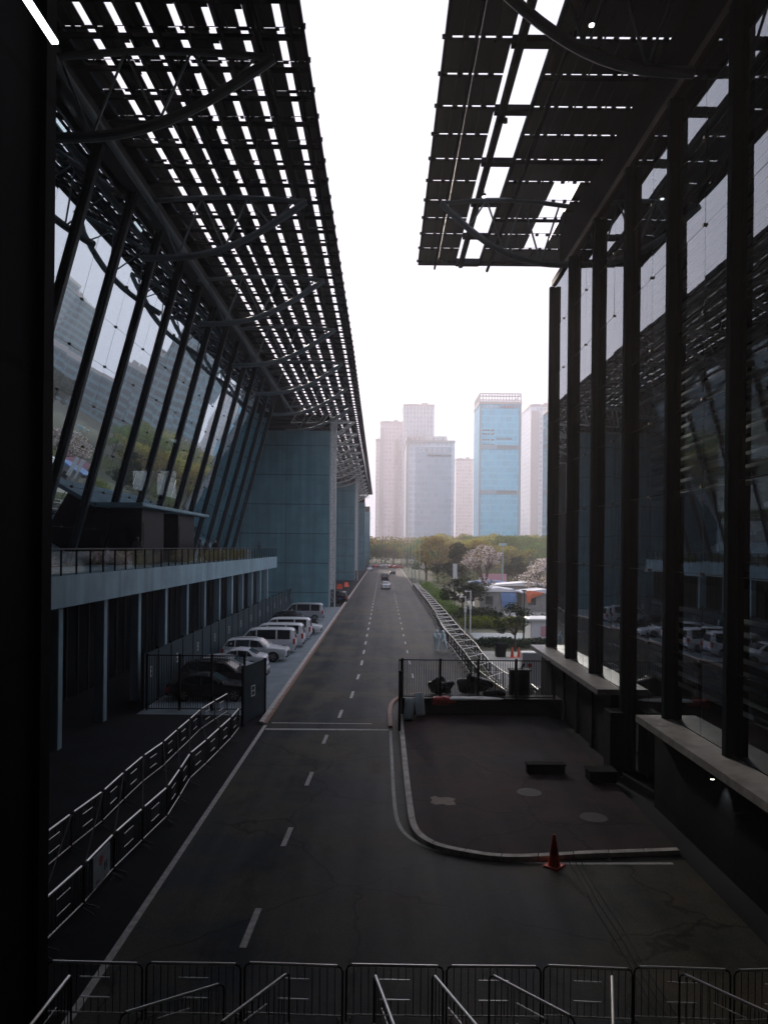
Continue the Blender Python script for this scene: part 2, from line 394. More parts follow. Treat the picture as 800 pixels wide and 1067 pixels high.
struct(b.build('kerb', M['kerbred']), 'brownish kerb curving behind the fence gate')
b = MB()
pp = [(1.6,24.2),(1.75,24.0),(2.0,24.08),(2.15,23.95),(2.42,24.02),(2.38,24.35),(2.46,24.6),(2.2,24.75),(1.95,24.68),(1.8,24.85),(1.62,24.7),(1.68,24.45)]
b.add([(x,y,.151) for x,y in pp], [tuple(range(len(pp)))]); struct(b.build('asphalt_patch', M['patch']), 'pale worn patch on the island')

# cables across the road
for i, x in enumerate((5.08, 5.24, 5.4)):
    b = MB(); b.tube([(x + .02*math.sin(t*1.7+i), 20.0-t, .03) for t in [k*.7 for k in range(12)]], .014, 6)
    tag(b.build('cable', M['galvdark'], smooth=True), f'thin grey cable lying along the dark asphalt right of the cone, {["nearest the road centre","middle of three","nearest the glass wall"][i]}', 'cable', 'cables on the asphalt')

# manholes
def manhole(x, y, r, z, label):
    t = thing('manhole', label, 'manhole', (x,y,z))
    b = MB(); n = 28
    b.loft([[(rr*math.cos(2*math.pi*k/n), rr*math.sin(2*math.pi*k/n), zz) for k in range(n)] for rr, zz in ((r,0),(r,.012),(r*.88,.012),(r*.88,.004))], False)
    b.build('ring', M['iron'], t)
    b = MB(); b.loft([[(rr*math.cos(2*math.pi*k/n), rr*math.sin(2*math.pi*k/n), zz) for k in range(n)] for rr, zz in ((r*.86,.001),(r*.86,.009))])
    for i in range(-4, 5):
        w = math.sqrt(max(.01, (r*.8)**2 - (i*r*.18)**2)); b.box(-w, i*r*.18-.012, .009, w, i*r*.18+.012, .014)
    b.build('cover', M['iron'], t)
manhole(5.05, 25.3, .42, .147, 'pale round manhole cover on the reddish island')
manhole(6.6, 23.0, .42, .147, 'dark round manhole cover right of the orange cone')

# ------------------------------------------------------------------ left hall: leaning glass facade
ZT, ZB, XT, XB = 26.9, 7.25, -13.0, -18.2
def fx(z): return XB + (XT-XB)*(z-ZB)/(ZT-ZB)
hall = thing('exhibition_hall', 'long exhibition hall with a leaning dark glass front above the parked cars', 'building', (-15,55,0))
inv = Matrix.Translation((15,-55,0))
def hb(b, name, m, smooth=False): return b.build(name, m, hall, smooth, inv)
MY = [33.5 + 4.55*k for k in range(-5, 13)]
b = MB(); sb = MB()
tilt = math.atan2(XT-XB, ZT-ZB)
rows = 9
for i in range(len(MY)-1):
    for h in range(2):
        y0 = MY[i] + (MY[i+1]-MY[i])*h/2; y1 = MY[i] + (MY[i+1]-MY[i])*(h+1)/2
        for r in range(rows):
            z0 = ZB + (ZT-ZB)*r/rows; z1 = ZB + (ZT-ZB)*(r+1)/rows
            e = [random.uniform(-.006,.006) for _ in range(3)]
            c = [(fx(z0)+e[0], y0+.01, z0+.01), (fx(z0)+e[1], y1-.01, z0+.01), (fx(z1)+e[2], y1-.01, z1-.01)]
            c.append((c[0][0]-c[1][0]+c[2][0], y0+.01, z1-.01))
            b.quad(*c)
            sb.box(fx(z0)-.03, y0, z0-.02, fx(z0)-.015, y1, z0+.02)
        sb.bar((fx(ZB)-.04, y0, ZB), (fx(ZT)-.04, y0, ZT), .035, .04, (1,0,0))
        for r in range(1, rows):
            z = ZB + (ZT-ZB)*r/rows
            for yy in (y0,): sb.box(fx(z)+.01, yy-.06, z-.06, fx(z)+.07, yy+.06, z+.06)
hb(b, 'glass_skin', M['glassL']); hb(sb, 'glazing_joints', M['seam'])
for y in MY:
    b = MB()
    b.bar((fx(ZB)+.1, y, ZB), (fx(ZT)+.1, y, ZT), .14, .16, (1,0,0))
    b.bar((fx(ZB)+.2, y, ZB), (fx(ZT)+.2, y, ZT), .3, .04, (1,0,0))
    hb(b, 'mullion', M['mullion'])
b = MB(); b.box(-13.4, MY[0]-.3, 26.6, -12.4, MY[-1]+.3, 27.6); b.box(-12.39, MY[0]-.3, 26.35, -12.2, MY[-1]+.3, 26.9); hb(b, 'head_beam', M['mullion'])
b = MB(); b.tube([(-12.0, MY[0], 25.9), (-12.0, MY[-1]+10, 25.9)], .16, 10); hb(b, 'gutter_pipe', M['truss'], True)
b = MB()
b.box(-40, 8, 0, -34, 100, 28); b.box(-34,8,-.5,-13,12,27)
b.box(-34, 14, 12.2, -18.9, 90, 12.7); b.box(-34, 14, 17.5, -19.5, 90, 18.0); b.box(-34, 14, 7.0, -18.5, 90, 7.2)
for y in MY[::2]: b.box(-20.9, y-.35, 7.2, -20.2, y+.35, 26.9)
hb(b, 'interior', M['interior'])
b = MB(); b.box(-40, 8, 27.2, -13.2, 112, 28.4); b.box(-40, 107.5, 24, -12, 108.5, 28); hb(b, 'roof', M['dark'])
# ground floor glazing below the terrace
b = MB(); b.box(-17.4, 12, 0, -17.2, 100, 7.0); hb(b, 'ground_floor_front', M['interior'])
b = MB(); y = 13
while y < 100: b.box(-17.19, y, 0, -17.1, y+.12, 5.9); y += 1.5
hb(b, 'ground_floor_mullions', M['mullion'])
# entrance porch on the terrace
b = MB(); b.box(-17.2, 43.5, 10.75, -14.3, 60, 10.98); b.box(-14.3,43.5,10.78,-14.2,60,10.95); hb(b, 'porch_roof', M['terr'])
for y0, y1 in ((45.5,50.0),(53.5,58)):
    b = MB(); b.box(-16.9, y0, 7.25, -14.9, y1, 10.74); b.box(-14.89, y0+.2, 7.3, -14.86, y1-.2, 9.9); hb(b, 'porch_lobby', M['black'])

# near dark flank wall left of the camera
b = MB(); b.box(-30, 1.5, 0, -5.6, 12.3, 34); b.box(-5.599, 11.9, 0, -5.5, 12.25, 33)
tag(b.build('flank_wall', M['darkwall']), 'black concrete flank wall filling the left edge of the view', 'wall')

# terrace
ter = thing('terrace', 'raised concrete terrace with a glass railing above the parked cars', 'terrace', (-13,50,0))
iv = Matrix.Translation((13,-50,0))
b = MB(); b.box(-18.4, 10, 5.9, -13.0, 90, 7.2); b.build('deck', M['terr'], ter, T=iv)
y = 12.0; ys = []
while y < 90.1: ys.append(y); y += 1.5
for y in ys:
    b = MB(); b.box(-13.12, y-.025, 7.2, -13.05, y+.025, 8.25); b.build('railing_post', M['dark'], ter, T=iv)
b = MB(); b.tube([(-13.08,10,8.28),(-13.08,90,8.28)], .035, 8); b.build('handrail', M['galvdark'], ter, True, iv)
b = MB()
for y in ys[:-1]: b.quad((-13.085,y+.04,7.28),(-13.085,y+1.46,7.28),(-13.085,y+1.46,8.18),(-13.085,y+.04,8.18))
b.build('railing_glass', M['glassrail'], ter, T=iv)
for k in range(-4, 11):
    y = 35.5 + 4.95*k
    if y > 13:
        b = MB(); b.rbox(-13.75, y-.22, 0, -13.3, y+.22, 5.9, .03); b.build('column', M['terr'], ter, T=iv)
# planting in the terrace trough
def leaf_cloud(b, blobs, n, s0, s1):
    for _ in range(n):
        cx, cy, cz, rx, ry, rz = random.choice(blobs)
        while True:
            d = Vector((random.gauss(0,1), random.gauss(0,1), random.gauss(0,1)))
            if d.length > .1: break
        d.normalize(); q = random.uniform(.55, 1.05) ** .7
        p = Vector((cx + d.x*rx*q, cy + d.y*ry*q, cz + d.z*rz*q))
        s = random.uniform(s0, s1)
        a = Vector((random.uniform(-1,1), random.uniform(-1,1), random.uniform(-.6,.6))).normalized()
        c = a.cross(Vector((random.uniform(-1,1), random.uniform(-1,1), random.uniform(-1,1)))).normalized()
        b.quad(p-a*s, p-c*s*.6, p+a*s, p+c*s*.6)
b = MB(); leaf_cloud(b, [(-13.5, 56+random.random()*26, 7.55+random.random()*.2, .35,.8,.4) for _ in range(40)], 5000, .05, .11)
tag(b.build('terrace_shrubs', M['leaf_green']), 'low green shrubs planted behind the terrace railing', 'shrubs', kind='stuff')

# concrete piers
def pier(x1, x0, y0, y1, top, label):
    t = thing('concrete_pier', label, 'pier', ((x0+x1)/2, y0, 0), 0, 'concrete piers along the hall')
    T = Matrix.Translation((-(x0+x1)/2, -y0, 0))
    b = MB(); b.box(x0, y0, 0, x1, y1, top); b.build('shaft', M['concrete'], t, T=T)
    b = MB()
    for k in range(7): b.box(x0, y0+.2, top+.35*k+.05, x1-.1, y1-.2, top+.35*k+.22)
    for k in range(5): b.box(x0+1+(x1-x0-1.4)*k/4, y0+.5, top, x0+1.2+(x1-x0-1.4)*k/4, y0+.7, top+2.45)
    b.box(x0, y0+1.2, top, x1-.4, y1-.3, top+2.4)
    b.build('louvre_band', M['dark'], t, T=T)
pier(-7.75, -26, 103, 108, 24.6, 'nearest tall blue grey concrete pier behind the parked vans')
pier(-7.5, -26, 186, 191, 24.4, 'second concrete pier along the road, half hidden by the nearest one')
pier(-6.9, -26, 262, 267, 24.2, 'third concrete pier, far along the road')
pier(-6.4, -26, 330, 335, 24.2, 'farthest concrete pier, closing the row near the road end')
# pale lattice mast with white cladding at pier corner
def mast(x, y, h, label):
    t = thing('lattice_mast', label, 'mast', (x,y,0), 0, 'pale lattice masts at the pier corners')
    b = MB()
    for dx, dy in ((0,0),(.75,0),(.75,.75),(0,.75)): b.tube([(dx,dy,0),(dx,dy,h)], .07, 6)
    b.build('uprights', M['trusspale'], t, True)
    b = MB(); z = .8; k = 0
    while z < h-1.2:
        for (p, q) in (((0,0),(.75,0)),((.75,0),(.75,.75)),((0,0),(0,.75))):
            b.tube([(p[0],p[1],z),(q[0],q[1],z)], .035, 5)
            b.tube([(p[0],p[1],z) if k%2 else (q[0],q[1],z), (q[0],q[1],z+1.2) if k%2 else (p[0],p[1],z+1.2)], .03, 5)
        z += 1.2; k += 1
    b.build('lacing', M['trusspale'], t)
    b = MB(); b.box(.12,.12,2.5,.63,.63,h-1); b.build('cladding', M['white'], t)
mast(-7.6, 103.4, 27, 'pale steel lattice mast at the corner of the nearest pier')
mast(-7.35, 186.5, 26, 'pale steel lattice mast at the corner of the second pier')

# hall continues behind the piers
b = MB(); b.box(-30, 108.5, 0, -13.6, 335, 27.2)
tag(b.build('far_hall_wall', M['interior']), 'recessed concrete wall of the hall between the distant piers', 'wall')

# ------------------------------------------------------------------ canopies
def bow_truss(parent, T, y, tip, inner, n=14, m=None, r=.17):
    """lens-shaped truss in the plane Y=y: tip (x,z), inner end lower (x,z)"""
    b = MB(); lo = []; up = []
    for i in range(n+1):
        t = i/n; x = tip[0] + (inner[0]-tip[0])*t
        zl = tip[1] + (inner[1]-tip[1])*t; sag = math.sin(math.pi*t)
        lo.append((x, y, zl - .95*sag)); up.append((x, y, tip[1] + .25*sag - .1*t))
    b.tube(lo, r*1.1, 8); b.tube(up, r*.75, 8)
    o1 = b.build('bow_truss', m or M['truss'], parent, True, T)
    b = MB()
    for i in range(3, n+1, 4):
        b.tube([lo[i], up[i-2]], .05, 5); b.tube([lo[i], up[min(i+2,n)]], .05, 5)
    b.build('web', m or M['truss'], o1)
    o = o1.children[0]; o.data.transform(T)
    return o1

ZC = 27.0
# left canopy
canL = thing('solar_canopy', 'long canopy of dark solar panels with rows of light slots over the left pavement', 'canopy', (-7,60,ZC), 0, 'solar panel canopies')
TL = Matrix.Translation((7,-60,-ZC))
XL = [-3.15, -3.95, -5.27, -6.43, -7.6, -8.66, -9.75, -10.85, -11.9]   # panel column edges
def shift(y): return -max(0, y-70)*.0062
allp = []
y = 12.0; row = 0
while y < 262:
    for c in range(len(XL)-1):
        gap = .0 if c == 0 else .11
        x1 = XL[c] - (.14 if c else 0); x0 = XL[c+1] + .14
        allp.append((x0 + shift(y), y+.03, x1 + shift(y), y+1.75, c, row))
    y += 1.85; row += 1
show = [p for p in allp if 24 < p[1] < 50][:100]; keep = set(map(id, show))
base = {}
for p in show:
    w, d = round(p[2]-p[0],3), round(p[3]-p[1],3)
    if (w,d) not in base:
        b = MB(); b.box(0,0,0,w,d,.05); b.box(w*.5-.03,0,-.06,w*.5+.03,d,-.001); b.box(0,d*.33,-.03,w,d*.33+.02,-.002)
        o = b.build('solar_panel', M['panel'], canL); base[(w,d)] = o.data
    else:
        o = bpy.data.objects.new('solar_panel', base[(w,d)]); col.objects.link(o); o.parent = canL
    o.location = (p[0]+7, p[1]-60, .25)
b = MB()
for p in allp:
    if id(p) in keep: continue
    b.box(p[0], p[1], ZC+.25, p[2], p[3], ZC+.30)
o = b.build('solar_panels', M['panel'], canL, T=TL); o['kind'] = 'stuff'
# inner solid strip
b = MB(); b.box(-13.3, 8, ZC+.2, -11.85, 262, ZC+.4); b.build('soffit', M['dark'], canL, T=TL)
far = MB(); y = 12.0
while y < 262:
    s = shift(y)
    b = MB() if y < 75 else far
    b.box(-13+s, y+.1, ZC+.0, -3.15+s, y+.27, ZC+.14)
    b.box(-3.2+s, y-.26, ZC+.1, -3.0+s, y-.2, ZC+.3)
    if y < 75:
        x = -3.25
        while x > -12:
            w = random.choice((.14,.2,.5)); b.box(x-w, y-.12, ZC+.205, x, y+.04, ZC+.245); x -= w + random.choice((.22,.3,.42))
        b.box(-12.5+s, y-.09, ZC+.246, -3.15+s, y-.07, ZC+.27)
        for c in range(1, len(XL)-1):
            if random.random() < .35:
                q = random.uniform(.1,.5); xx = XL[c]+s; b.box(xx-.15, y+.2, ZC+.15, xx+random.choice((-.02,.15,.15)), y+.27+q, ZC+.19)
        b.build('purlin', M['dark'], canL, T=TL)
    y += 1.85
b = far
b.build('purlins', M['dark'], canL, T=TL)['kind'] = 'stuff'
b = MB()
for c, x in enumerate(XL[1:-1]):
    yy = 12.
    for y0, y1 in ((10,70),(70,134),(134,198),(198,262)):
        b.bar((x+shift(y0)+.42, y0, ZC-.1), (x+shift(y1)+.42, y1, ZC-.1), .08, .14)
for y0, y1 in ((10,70),(70,134),(134,198),(198,262)):
    b.bar((-3.12+shift(y0), y0, ZC+.15), (-3.12+shift(y1), y1, ZC+.15), .1, .3)
    b.bar((-4.6+shift(y0), y0, ZC-.5), (-4.6+shift(y1), y1, ZC-.5), .14, .14)
    b.bar((-8.2+shift(y0), y0, ZC-.35), (-8.2+shift(y1), y1, ZC-.35), .16, .3)
b.build('rails', M['dark'], canL, T=TL)
y = 15.7; k = 0
while y < 255:
    s = shift(y)
    bow_truss(canL, TL, y, (-4.2+s, ZC-.7), (-12.6+s, ZC-3.7), m=M['truss'] if y < 100 else M['trusspale'])
    if y > 90:     # zigzag bracing between trusses in the far, open part
        b = MB()
        for q in range(4):
            xa = -4.2 - 2.1*q + s
            b.tube([(xa, y, ZC-.7), (xa-2.1, y+5.6, ZC-1.8)], .09, 5); b.tube([(xa-2.1, y+5.6, ZC-1.8), (xa, y+11.2, ZC-.7)], .09, 5)
        b.build('brace', M['trusspale'], canL, T=TL)
    y += 11.25; k += 1
# right canopy
canR = thing('solar_canopy', 'canopy of dark solar panels with one long open slot above the right glass wall', 'canopy', (7,30,ZC), 0, 'solar panel canopies')
TR = Matrix.Translation((-7,-30,-ZC))
b = MB(); n_s = 0
rows_r = []
y = 48.45
while y > -12: rows_r.append(y); y -= 2.13
colsR = [(2.12,3.33),(3.34,4.52),(6.02,7.23),(7.24,8.53),(8.54,9.83),(9.84,11.43),(11.44,13.2)]
for i, y in enumerate(rows_r):
    for (xa, xb) in colsR:
        if (xa == 8.54) and 38.5 < y < 47: continue
        if 14 < y and n_s < 100:
            q = MB(); q.box(xa, y-2.06, ZC+.25, xb, y-.1, ZC+.3); q.box((xa+xb)/2-.03, y-2.0, ZC+.17, (xa+xb)/2+.03, y-.1, ZC+.249)
            q.build('solar_panel', M['panel'], canR, T=TR); n_s += 1
        else: b.box(xa, y-2.06, ZC+.25, xb, y-.1, ZC+.3)
o = b.build('solar_panels', M['panel'], canR, T=TR); o['kind'] = 'stuff'
for i, y in enumerate(rows_r):
    b = MB(); x = 2.15
    while x < 13:                      # short shadow-gap blocks leave dashes of sky
        if not (4.55 < x+.1 < 5.95): b.box(x, y-.1, ZC+.2, x+.17, y+.075, ZC+.32)
        x += .61
    b.box(2.15, y-.02, ZC+.321, 4.5, y+.0, ZC+.34); b.box(6.0, y-.02, ZC+.321, 13, y+.0, ZC+.34)
    if i % 2 == 0: b.box(4.52, y-.12, ZC+.05, 6.02, y+.3, ZC+.3)
    b.box(2.0, y-.35, ZC-.0, 13.2, y-.16, ZC+.2) if i % 2 == 1 and False else None
    if i % 3 == 0: b.box(6.02, y-.14, ZC+.1, 13.2, y+.1, ZC+.19)
    b.box(1.95, y-.04, ZC+.2, 2.1, y+.04, ZC+.35)
    b.build('purlin', M['dark'], canR, T=TR)
b = MB()
b.box(2.05, -12, ZC+.1, 2.14, 48.5, ZC+.45); b.box(2.05, 48.5, ZC+.05, 13.2, 48.62, ZC+.5)
b.box(4.7, -12, ZC-.15, 4.95, 48.5, ZC+.26); b.box(5.98,-12,ZC+0,6.1,48.5,ZC+.26)
b.tube([(6.5,-12,ZC-.5),(6.5,48,ZC-.5)], .1, 8); b.tube([(3.1,-12,ZC-.4),(3.1,48,ZC-.4)], .07, 6)
b.build('rails', M['dark'], canR, T=TR)
for y in (11.0, 22.6, 38.0): bow_truss(canR, TR, y, (2.75, ZC-.8), (9.3, ZC-3.9), r=.16)
DL = emis('downlight', (1,.97,.95), 3)
for k, (x, y) in enumerate(((6.9,25.2),(4.9,37.6),(4.9,31),(3.4,46))):
    t = thing('downlight', 'small round downlight hanging under the right canopy, ' + ['nearest and lit','by the curved truss and lit','unlit beside the open slot','unlit near the far edge'][k], 'lamp', (x,y,ZC-.62))
    b = MB(); b.tube([(0,0,.0),(0,0,.14)], .1, 12); b.tube([(0,0,.14),(0,0,.5)], .015, 6); b.build('housing', M['dark'], t)
    b = MB(); b.tube([(0,0,-.03),(0,0,-.002)], .1, 12); b.build('lens', DL if k < 2 else M['carglass'], t)

# linear lamps under the left soffit
for k, (y, l) in enumerate(((19.6,1.7),(31.5,1.0),(41.5,1.2))):
    b = MB()
    if k == 0: b.box(-5.06, 10.2, 16.0, -4.96, 11.1, 16.05)
    else:
        for q in range(6): b.box(-12.18, y+l*q/6, 26.0, -12.1, y+l*(q+.7)/6, 26.12)
    tag(b.build('linear_lamp', emis('linear_lamp', (.9,.95,1), 2.0 if k == 0 else .7)), ['white linear lamp bracketed from the flank wall, top left corner','short segmented lamp under the head beam of the glass front','segmented lamp farther along the head beam of the glass front'][k], 'lamp')

# ------------------------------------------------------------------ right glass hall
hr = thing('glass_hall', 'dark glass hall with tall black fins along the right side', 'building', (9.3,20,0))
TH = Matrix.Translation((-9.3,-20,0))
CY = [41.4 - 4.33*k for k in range(11)]
b = MB(); sb = MB()
ZS, ZG = 3.0, 23.3
for i in range(len(CY)-1):
    ya, yb = CY[i+1], CY[i]
    lowz = .3 if i == 3 else ZS+.01
    for h in range(2):
        y0 = ya + (yb-ya)*h/2; y1 = ya + (yb-ya)*(h+1)/2
        zs = [lowz] + [5.2 + 2.59*r for r in range(8)]
        for r in range(len(zs)-1):
            e = [random.uniform(-.005,.005) for _ in range(3)]
            x = 9.42
            c = [(x+e[0],y0+.01,zs[r]+.01),(x+e[1],y0+.01,zs[r+1]-.01),(x+e[2],y1-.01,zs[r+1]-.01)]
            c.append((c[0][0]-c[1][0]+c[2][0], y1-.01, zs[r]+.01)); b.quad(*c)
            sb.box(x+.012, y0, zs[r+1]-.02, x+.03, y1, zs[r+1]+.02)
            if r: sb.box(x-.07, y0-.05, zs[r]-.04, x-.01, y0+.05, zs[r]+.04)
        sb.box(x+.012, y0-.018, lowz, x+.03, y0+.018, ZG)
b.build('glass_skin', M['glassR'], hr, T=TH); sb.build('glazing_joints', M['galvdark'], hr, T=TH)
for i, y in enumerate(CY):
    b = MB(); z0 = ZS+.003 if i not in (3,) else 0
    b.rbox(9.12, y-.13, z0, 9.38, y+.13, 23.15, .02); b.box(9.38, y-.05, z0, 9.6, y+.05, 23.1)
    b.build('fin', M['dark'], hr, T=TH)
b = MB(); b.box(9.3, -3, 23.3, 9.75, 41.7, 23.62); b.build('head_beam', M['beam'], hr, T=TH)
b = MB(); b.box(9.75, -3, 23.4, 24, 41.7, 24.2); b.build('roof', M['dark'], hr, T=TH)
b = MB(); b.box(9.75,-3,24.2,10.2,41.7,26.2); b.box(9.75, 41.0, 24.2, 24, 41.7, 27.2)
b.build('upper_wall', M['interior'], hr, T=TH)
b = MB(); b.box(8.42, 29.0, 2.78, 9.4, 42.3, 3.0); b.build('sill', M['sill'], hr, T=TH)
b = MB(); b.box(8.42, -3, 2.78, 9.4, 24.6, 3.0); b.build('sill', M['sill'], hr, T=TH)
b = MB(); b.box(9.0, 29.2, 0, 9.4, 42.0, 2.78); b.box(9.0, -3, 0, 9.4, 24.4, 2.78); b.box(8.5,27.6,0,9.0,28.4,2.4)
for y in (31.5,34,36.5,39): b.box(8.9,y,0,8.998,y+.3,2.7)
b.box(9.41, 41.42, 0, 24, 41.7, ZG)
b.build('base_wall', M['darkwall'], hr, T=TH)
b = MB(); b.box(22, -3, 0, 24, 41.4, 23.3); b.box(10.2, -3, 7.4, 22, 41.0, 7.9); b.box(10.4, -3, 14.9, 22, 41.0, 15.3); b.box(9.6,-3,2.5,22,41,2.9)
for y in CY: b.box(13, y-.3, 2.9, 13.6, y+.3, 23.3)
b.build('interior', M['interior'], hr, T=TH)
b = MB()
for zz0, zz1 in ((10.4,14.4),(15.6,19.6),(20.2,23.0),(4.0,6.8)):
    z = zz0
    while z < zz1:
        b.bar((9.95, -3, z), (9.95, 27.5, z), .2, .13, (.5,0,1)); z += .36
b.build('louvre_screen', M['louvre'], hr, T=TH)
# small wall lamp under the near sill
t = thing('wall_lamp', 'small lit lamp under the near stone ledge on the right', 'lamp', (8.62, 19.3, 2.55))
b = MB(); b.box(-.06,-.06,.13,.38,.06,.2); b.rbox(-.08,-.08,0,.08,.08,.13,.01); b.build('housing', M['black'], t)
b = MB(); b.tube([(0,0,-.03),(0,0,-.002)], .05, 12); b.build('lens', M['lamp'], t)
ld = bpy.data.lights.new('wall_lamp_light', 'SPOT'); ld.energy = 30; ld.color = (1,.93,.82); ld.spot_size = R(70); ld.spot_blend = .8; ld.shadow_soft_size = .04
lo = bpy.data.objects.new('lamp_light', ld); col.objects.link(lo); lo.parent = t; lo.location = (.1,0,-.06); lo.rotation_euler = (0, R(-22), 0)

# boxes and kerb blocks near the right hall
for (x0,y0,x1,y1,h,lab) in ((5.4,27.4,6.8,27.75,.3,'low dark concrete block lying on the island'),(7.45,26.4,8.4,27.1,.35,'dark open planter box by the hall wall')):
    b = MB(); b.rbox(x0,y0,.146,x1,y1,.146+h,.02); b.rbox(x0-.04,y0-.04,.146+h+.002,x1+.04,y1+.04,.146+h+.06,.015)
    tag(b.build('concrete_block', M['darkwall']), lab, 'block')

# unseen hall and roof added to block light from the near road; bridge deck
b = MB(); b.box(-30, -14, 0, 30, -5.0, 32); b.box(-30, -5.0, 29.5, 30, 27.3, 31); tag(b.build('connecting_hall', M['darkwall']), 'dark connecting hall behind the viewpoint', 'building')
b = MB(); b.box(-5.5, -5.0, 6.2, 12, .4, 6.9); tag(b.build('footbridge', M['darkwall']), 'footbridge deck under the viewpoint', 'bridge')

# ------------------------------------------------------------------ crowd barriers
def make_barrier(L=1.78):
    t = thing('crowd_barrier', 'x', 'barrier')
    b = MB(); h = L/2; r = .1
    pts = [(-h,0,.1),(-h,0,1.1-r),(-h+.03,0,1.1-.03),(-h+r,0,1.1),(h-r,0,1.1),(h-.03,0,1.1-.03),(h,0,1.1-r),(h,0,.1)]
    b.tube(pts, .019, 8)
    b.build('frame', M['galvdark'], t, True)
    b = MB(); b.tube([pts[3], pts[4]], .027, 10); b.build('top_rail', M['galv'], t, True)
    b = MB(); b.tube([(-h,0,.22),(h,0,.22)], .016, 8); b.build('bottom_rail', M['galv'], t, True)
    b = MB(); n = 13
    for i in range(1, n):
        x = -h + L*i/n
        if abs(x) < .27:
            b.tube([(x,0,.22),(x,0,.5)], .008, 5); b.tube([(x,0,.84),(x,0,1.1)], .008, 5)
        else: b.tube([(x,0,.22),(x,0,1.1)], .008, 5)
    b.build('bars', M['galvdark'], t)
    for zz_ in (.848,.495): b = MB(); b.tube([(-.28,0,zz_),(.28,0,zz_)], .011, 6); b.build('cross_bar', M['galv'], t)
    for s in (-1, 1):
        b = MB(); b.tube([(s*(h-.12),-.3,.02),(s*(h-.12),-.26,.05),(s*(h-.06),0,.14),(s*(h-.12),.26,.05),(s*(h-.12),.3,.02)], .016, 6)
        b.build('foot', M['galvdark'], t, True)
    return t
bar0 = make_barrier(); bar_used = [False]
def place_barrier(p, q, label, group, z=0.012):
    if not bar_used[0]: t = bar0; bar_used[0] = True
    else: t = copy_tree(bar0)
    t.location = ((p[0]+q[0])/2, (p[1]+q[1])/2, z)
    t.rotation_euler = (0, 0, math.atan2(q[1]-p[1], q[0]-p[0]))
    t.scale = (math.dist(p, q)*.965/1.78, 1, 1)
    t['label'] = label; t['group'] = group
    return t
def run(pts, L):
    """resample a polyline into barrier endpoints with a slight zigzag"""
    acc = along(pts); n = max(1, round(acc[-1]/L)); out = []
    for i in range(n+1):
        x, y = at_len(pts, acc, i/n); out.append((x + random.uniform(-.05,.05), y))
    return out
bars = []
rowA = run([(-9.0,16.6),(-8.6,18.6),(-8.33,21.8),(-8.36,25.2),(-8.2,28.6),(-8.22,33),(-7.76,37.0)], 1.85)
for i in range(len(rowA)-1):
    place_barrier(rowA[i], rowA[i+1], f'{ORD[i]} barrier from the near end of the row nearest the dark hall wall', 'crowd barriers in the two rows left of the road', .006)
rowB = run([(-7.1,13.4),(-7.02,14.85),(-6.85,16.6),(-6.88,18.06),(-6.74,19.7),(-6.5,23.2),(-6.8,25.6),(-6.58,29.7),(-6.5,33.6)], 1.8)
for i in range(len(rowB)-1):
    place_barrier(rowB[i], rowB[i+1], f'{ORD[i]} barrier from the near end of the row beside the left road line', 'crowd barriers in the two rows left of the road', .006)
bi = 3
# white sign board hung on the near barrier of row B
p, q = rowB[bi-1], rowB[bi]
mx_, my_ = (p[0]+q[0])/2, (p[1]+q[1])/2; ang = math.atan2(q[1]-p[1], q[0]-p[0])
t = thing('notice_board', 'white notice board with a red arrow hung on a near crowd barrier', 'sign', (mx_+.045, my_, .4), ang)
b = MB(); b.box(-.52,-.012,-.1,.52,.012,.66); b.build('board', M['board'], t)
b = MB()
for (x,z,w,h) in ((-.1,.3,.05,.26),(-.2,.46,.24,.05),(-.16,.36,.16,.04),(.0,.38,.05,.12)): b.box(x,-.017,z,x+w,-.0125,z+h)
b.build('red_mark', M['red'], t)
b = MB()
for (x,z,w,h) in ((.15,.1,.05,.2),(.26,.12,.05,.2),(.15,.2,.16,.04),(-.35,-.02,.2,.05)): b.box(x,-.017,z,x+w,-.0125,z+h)
b.build('dark_mark', M['navy'], t)
# front row at the bottom of the picture
fr = [-7.4,-5.75,-4.1,-2.35,-.56,-.5,1.15,1.2,2.85,2.95,4.35,4.5,6.1,6.3,7.8]
xs = [-7.6,-5.9,-4.15,-2.42,-.62,1.15,2.87,4.47,6.2,7.9]
for i in range(len(xs)-1):
    dy = random.uniform(-.06,.06)
    place_barrier((xs[i], 13.05+dy), (xs[i+1], 13.05-dy), f'steel crowd barrier across the road at the bottom edge, {ORD[i]} from the left', 'crowd barriers across the road')
diag = [((-5.3,12.75),(-5.35,11.1)),((-2.6,12.5),(-4.1,11.6)),((-1.55,12.85),(-2.5,11.35)),((-.1,12.85),(.3,11.1)),((.9,12.85),(1.6,11.2)),((1.88,12.85),(3.1,11.6)),((4.05,12.9),(3.55,11.2)),((5.22,12.95),(6.4,11.6)),((7.0,12.6),(8.3,11.9))]
for i, (p, q) in enumerate(diag):
    place_barrier(p, q, f'steel crowd barrier standing at an angle below the front row, {ORD[i]} from the left', 'angled crowd barriers below the front row')
xs2 = [-6.3,-4.6,-2.9,-1.1,.6,2.3,4.0,5.7,7.4]
for i in range(len(xs2)-1):
    place_barrier((xs2[i], 10.95), (xs2[i+1], 10.95), f'steel crowd barrier in the nearest row, cut by the bottom edge, {ORD[i]} from the left', 'crowd barriers in the nearest row')
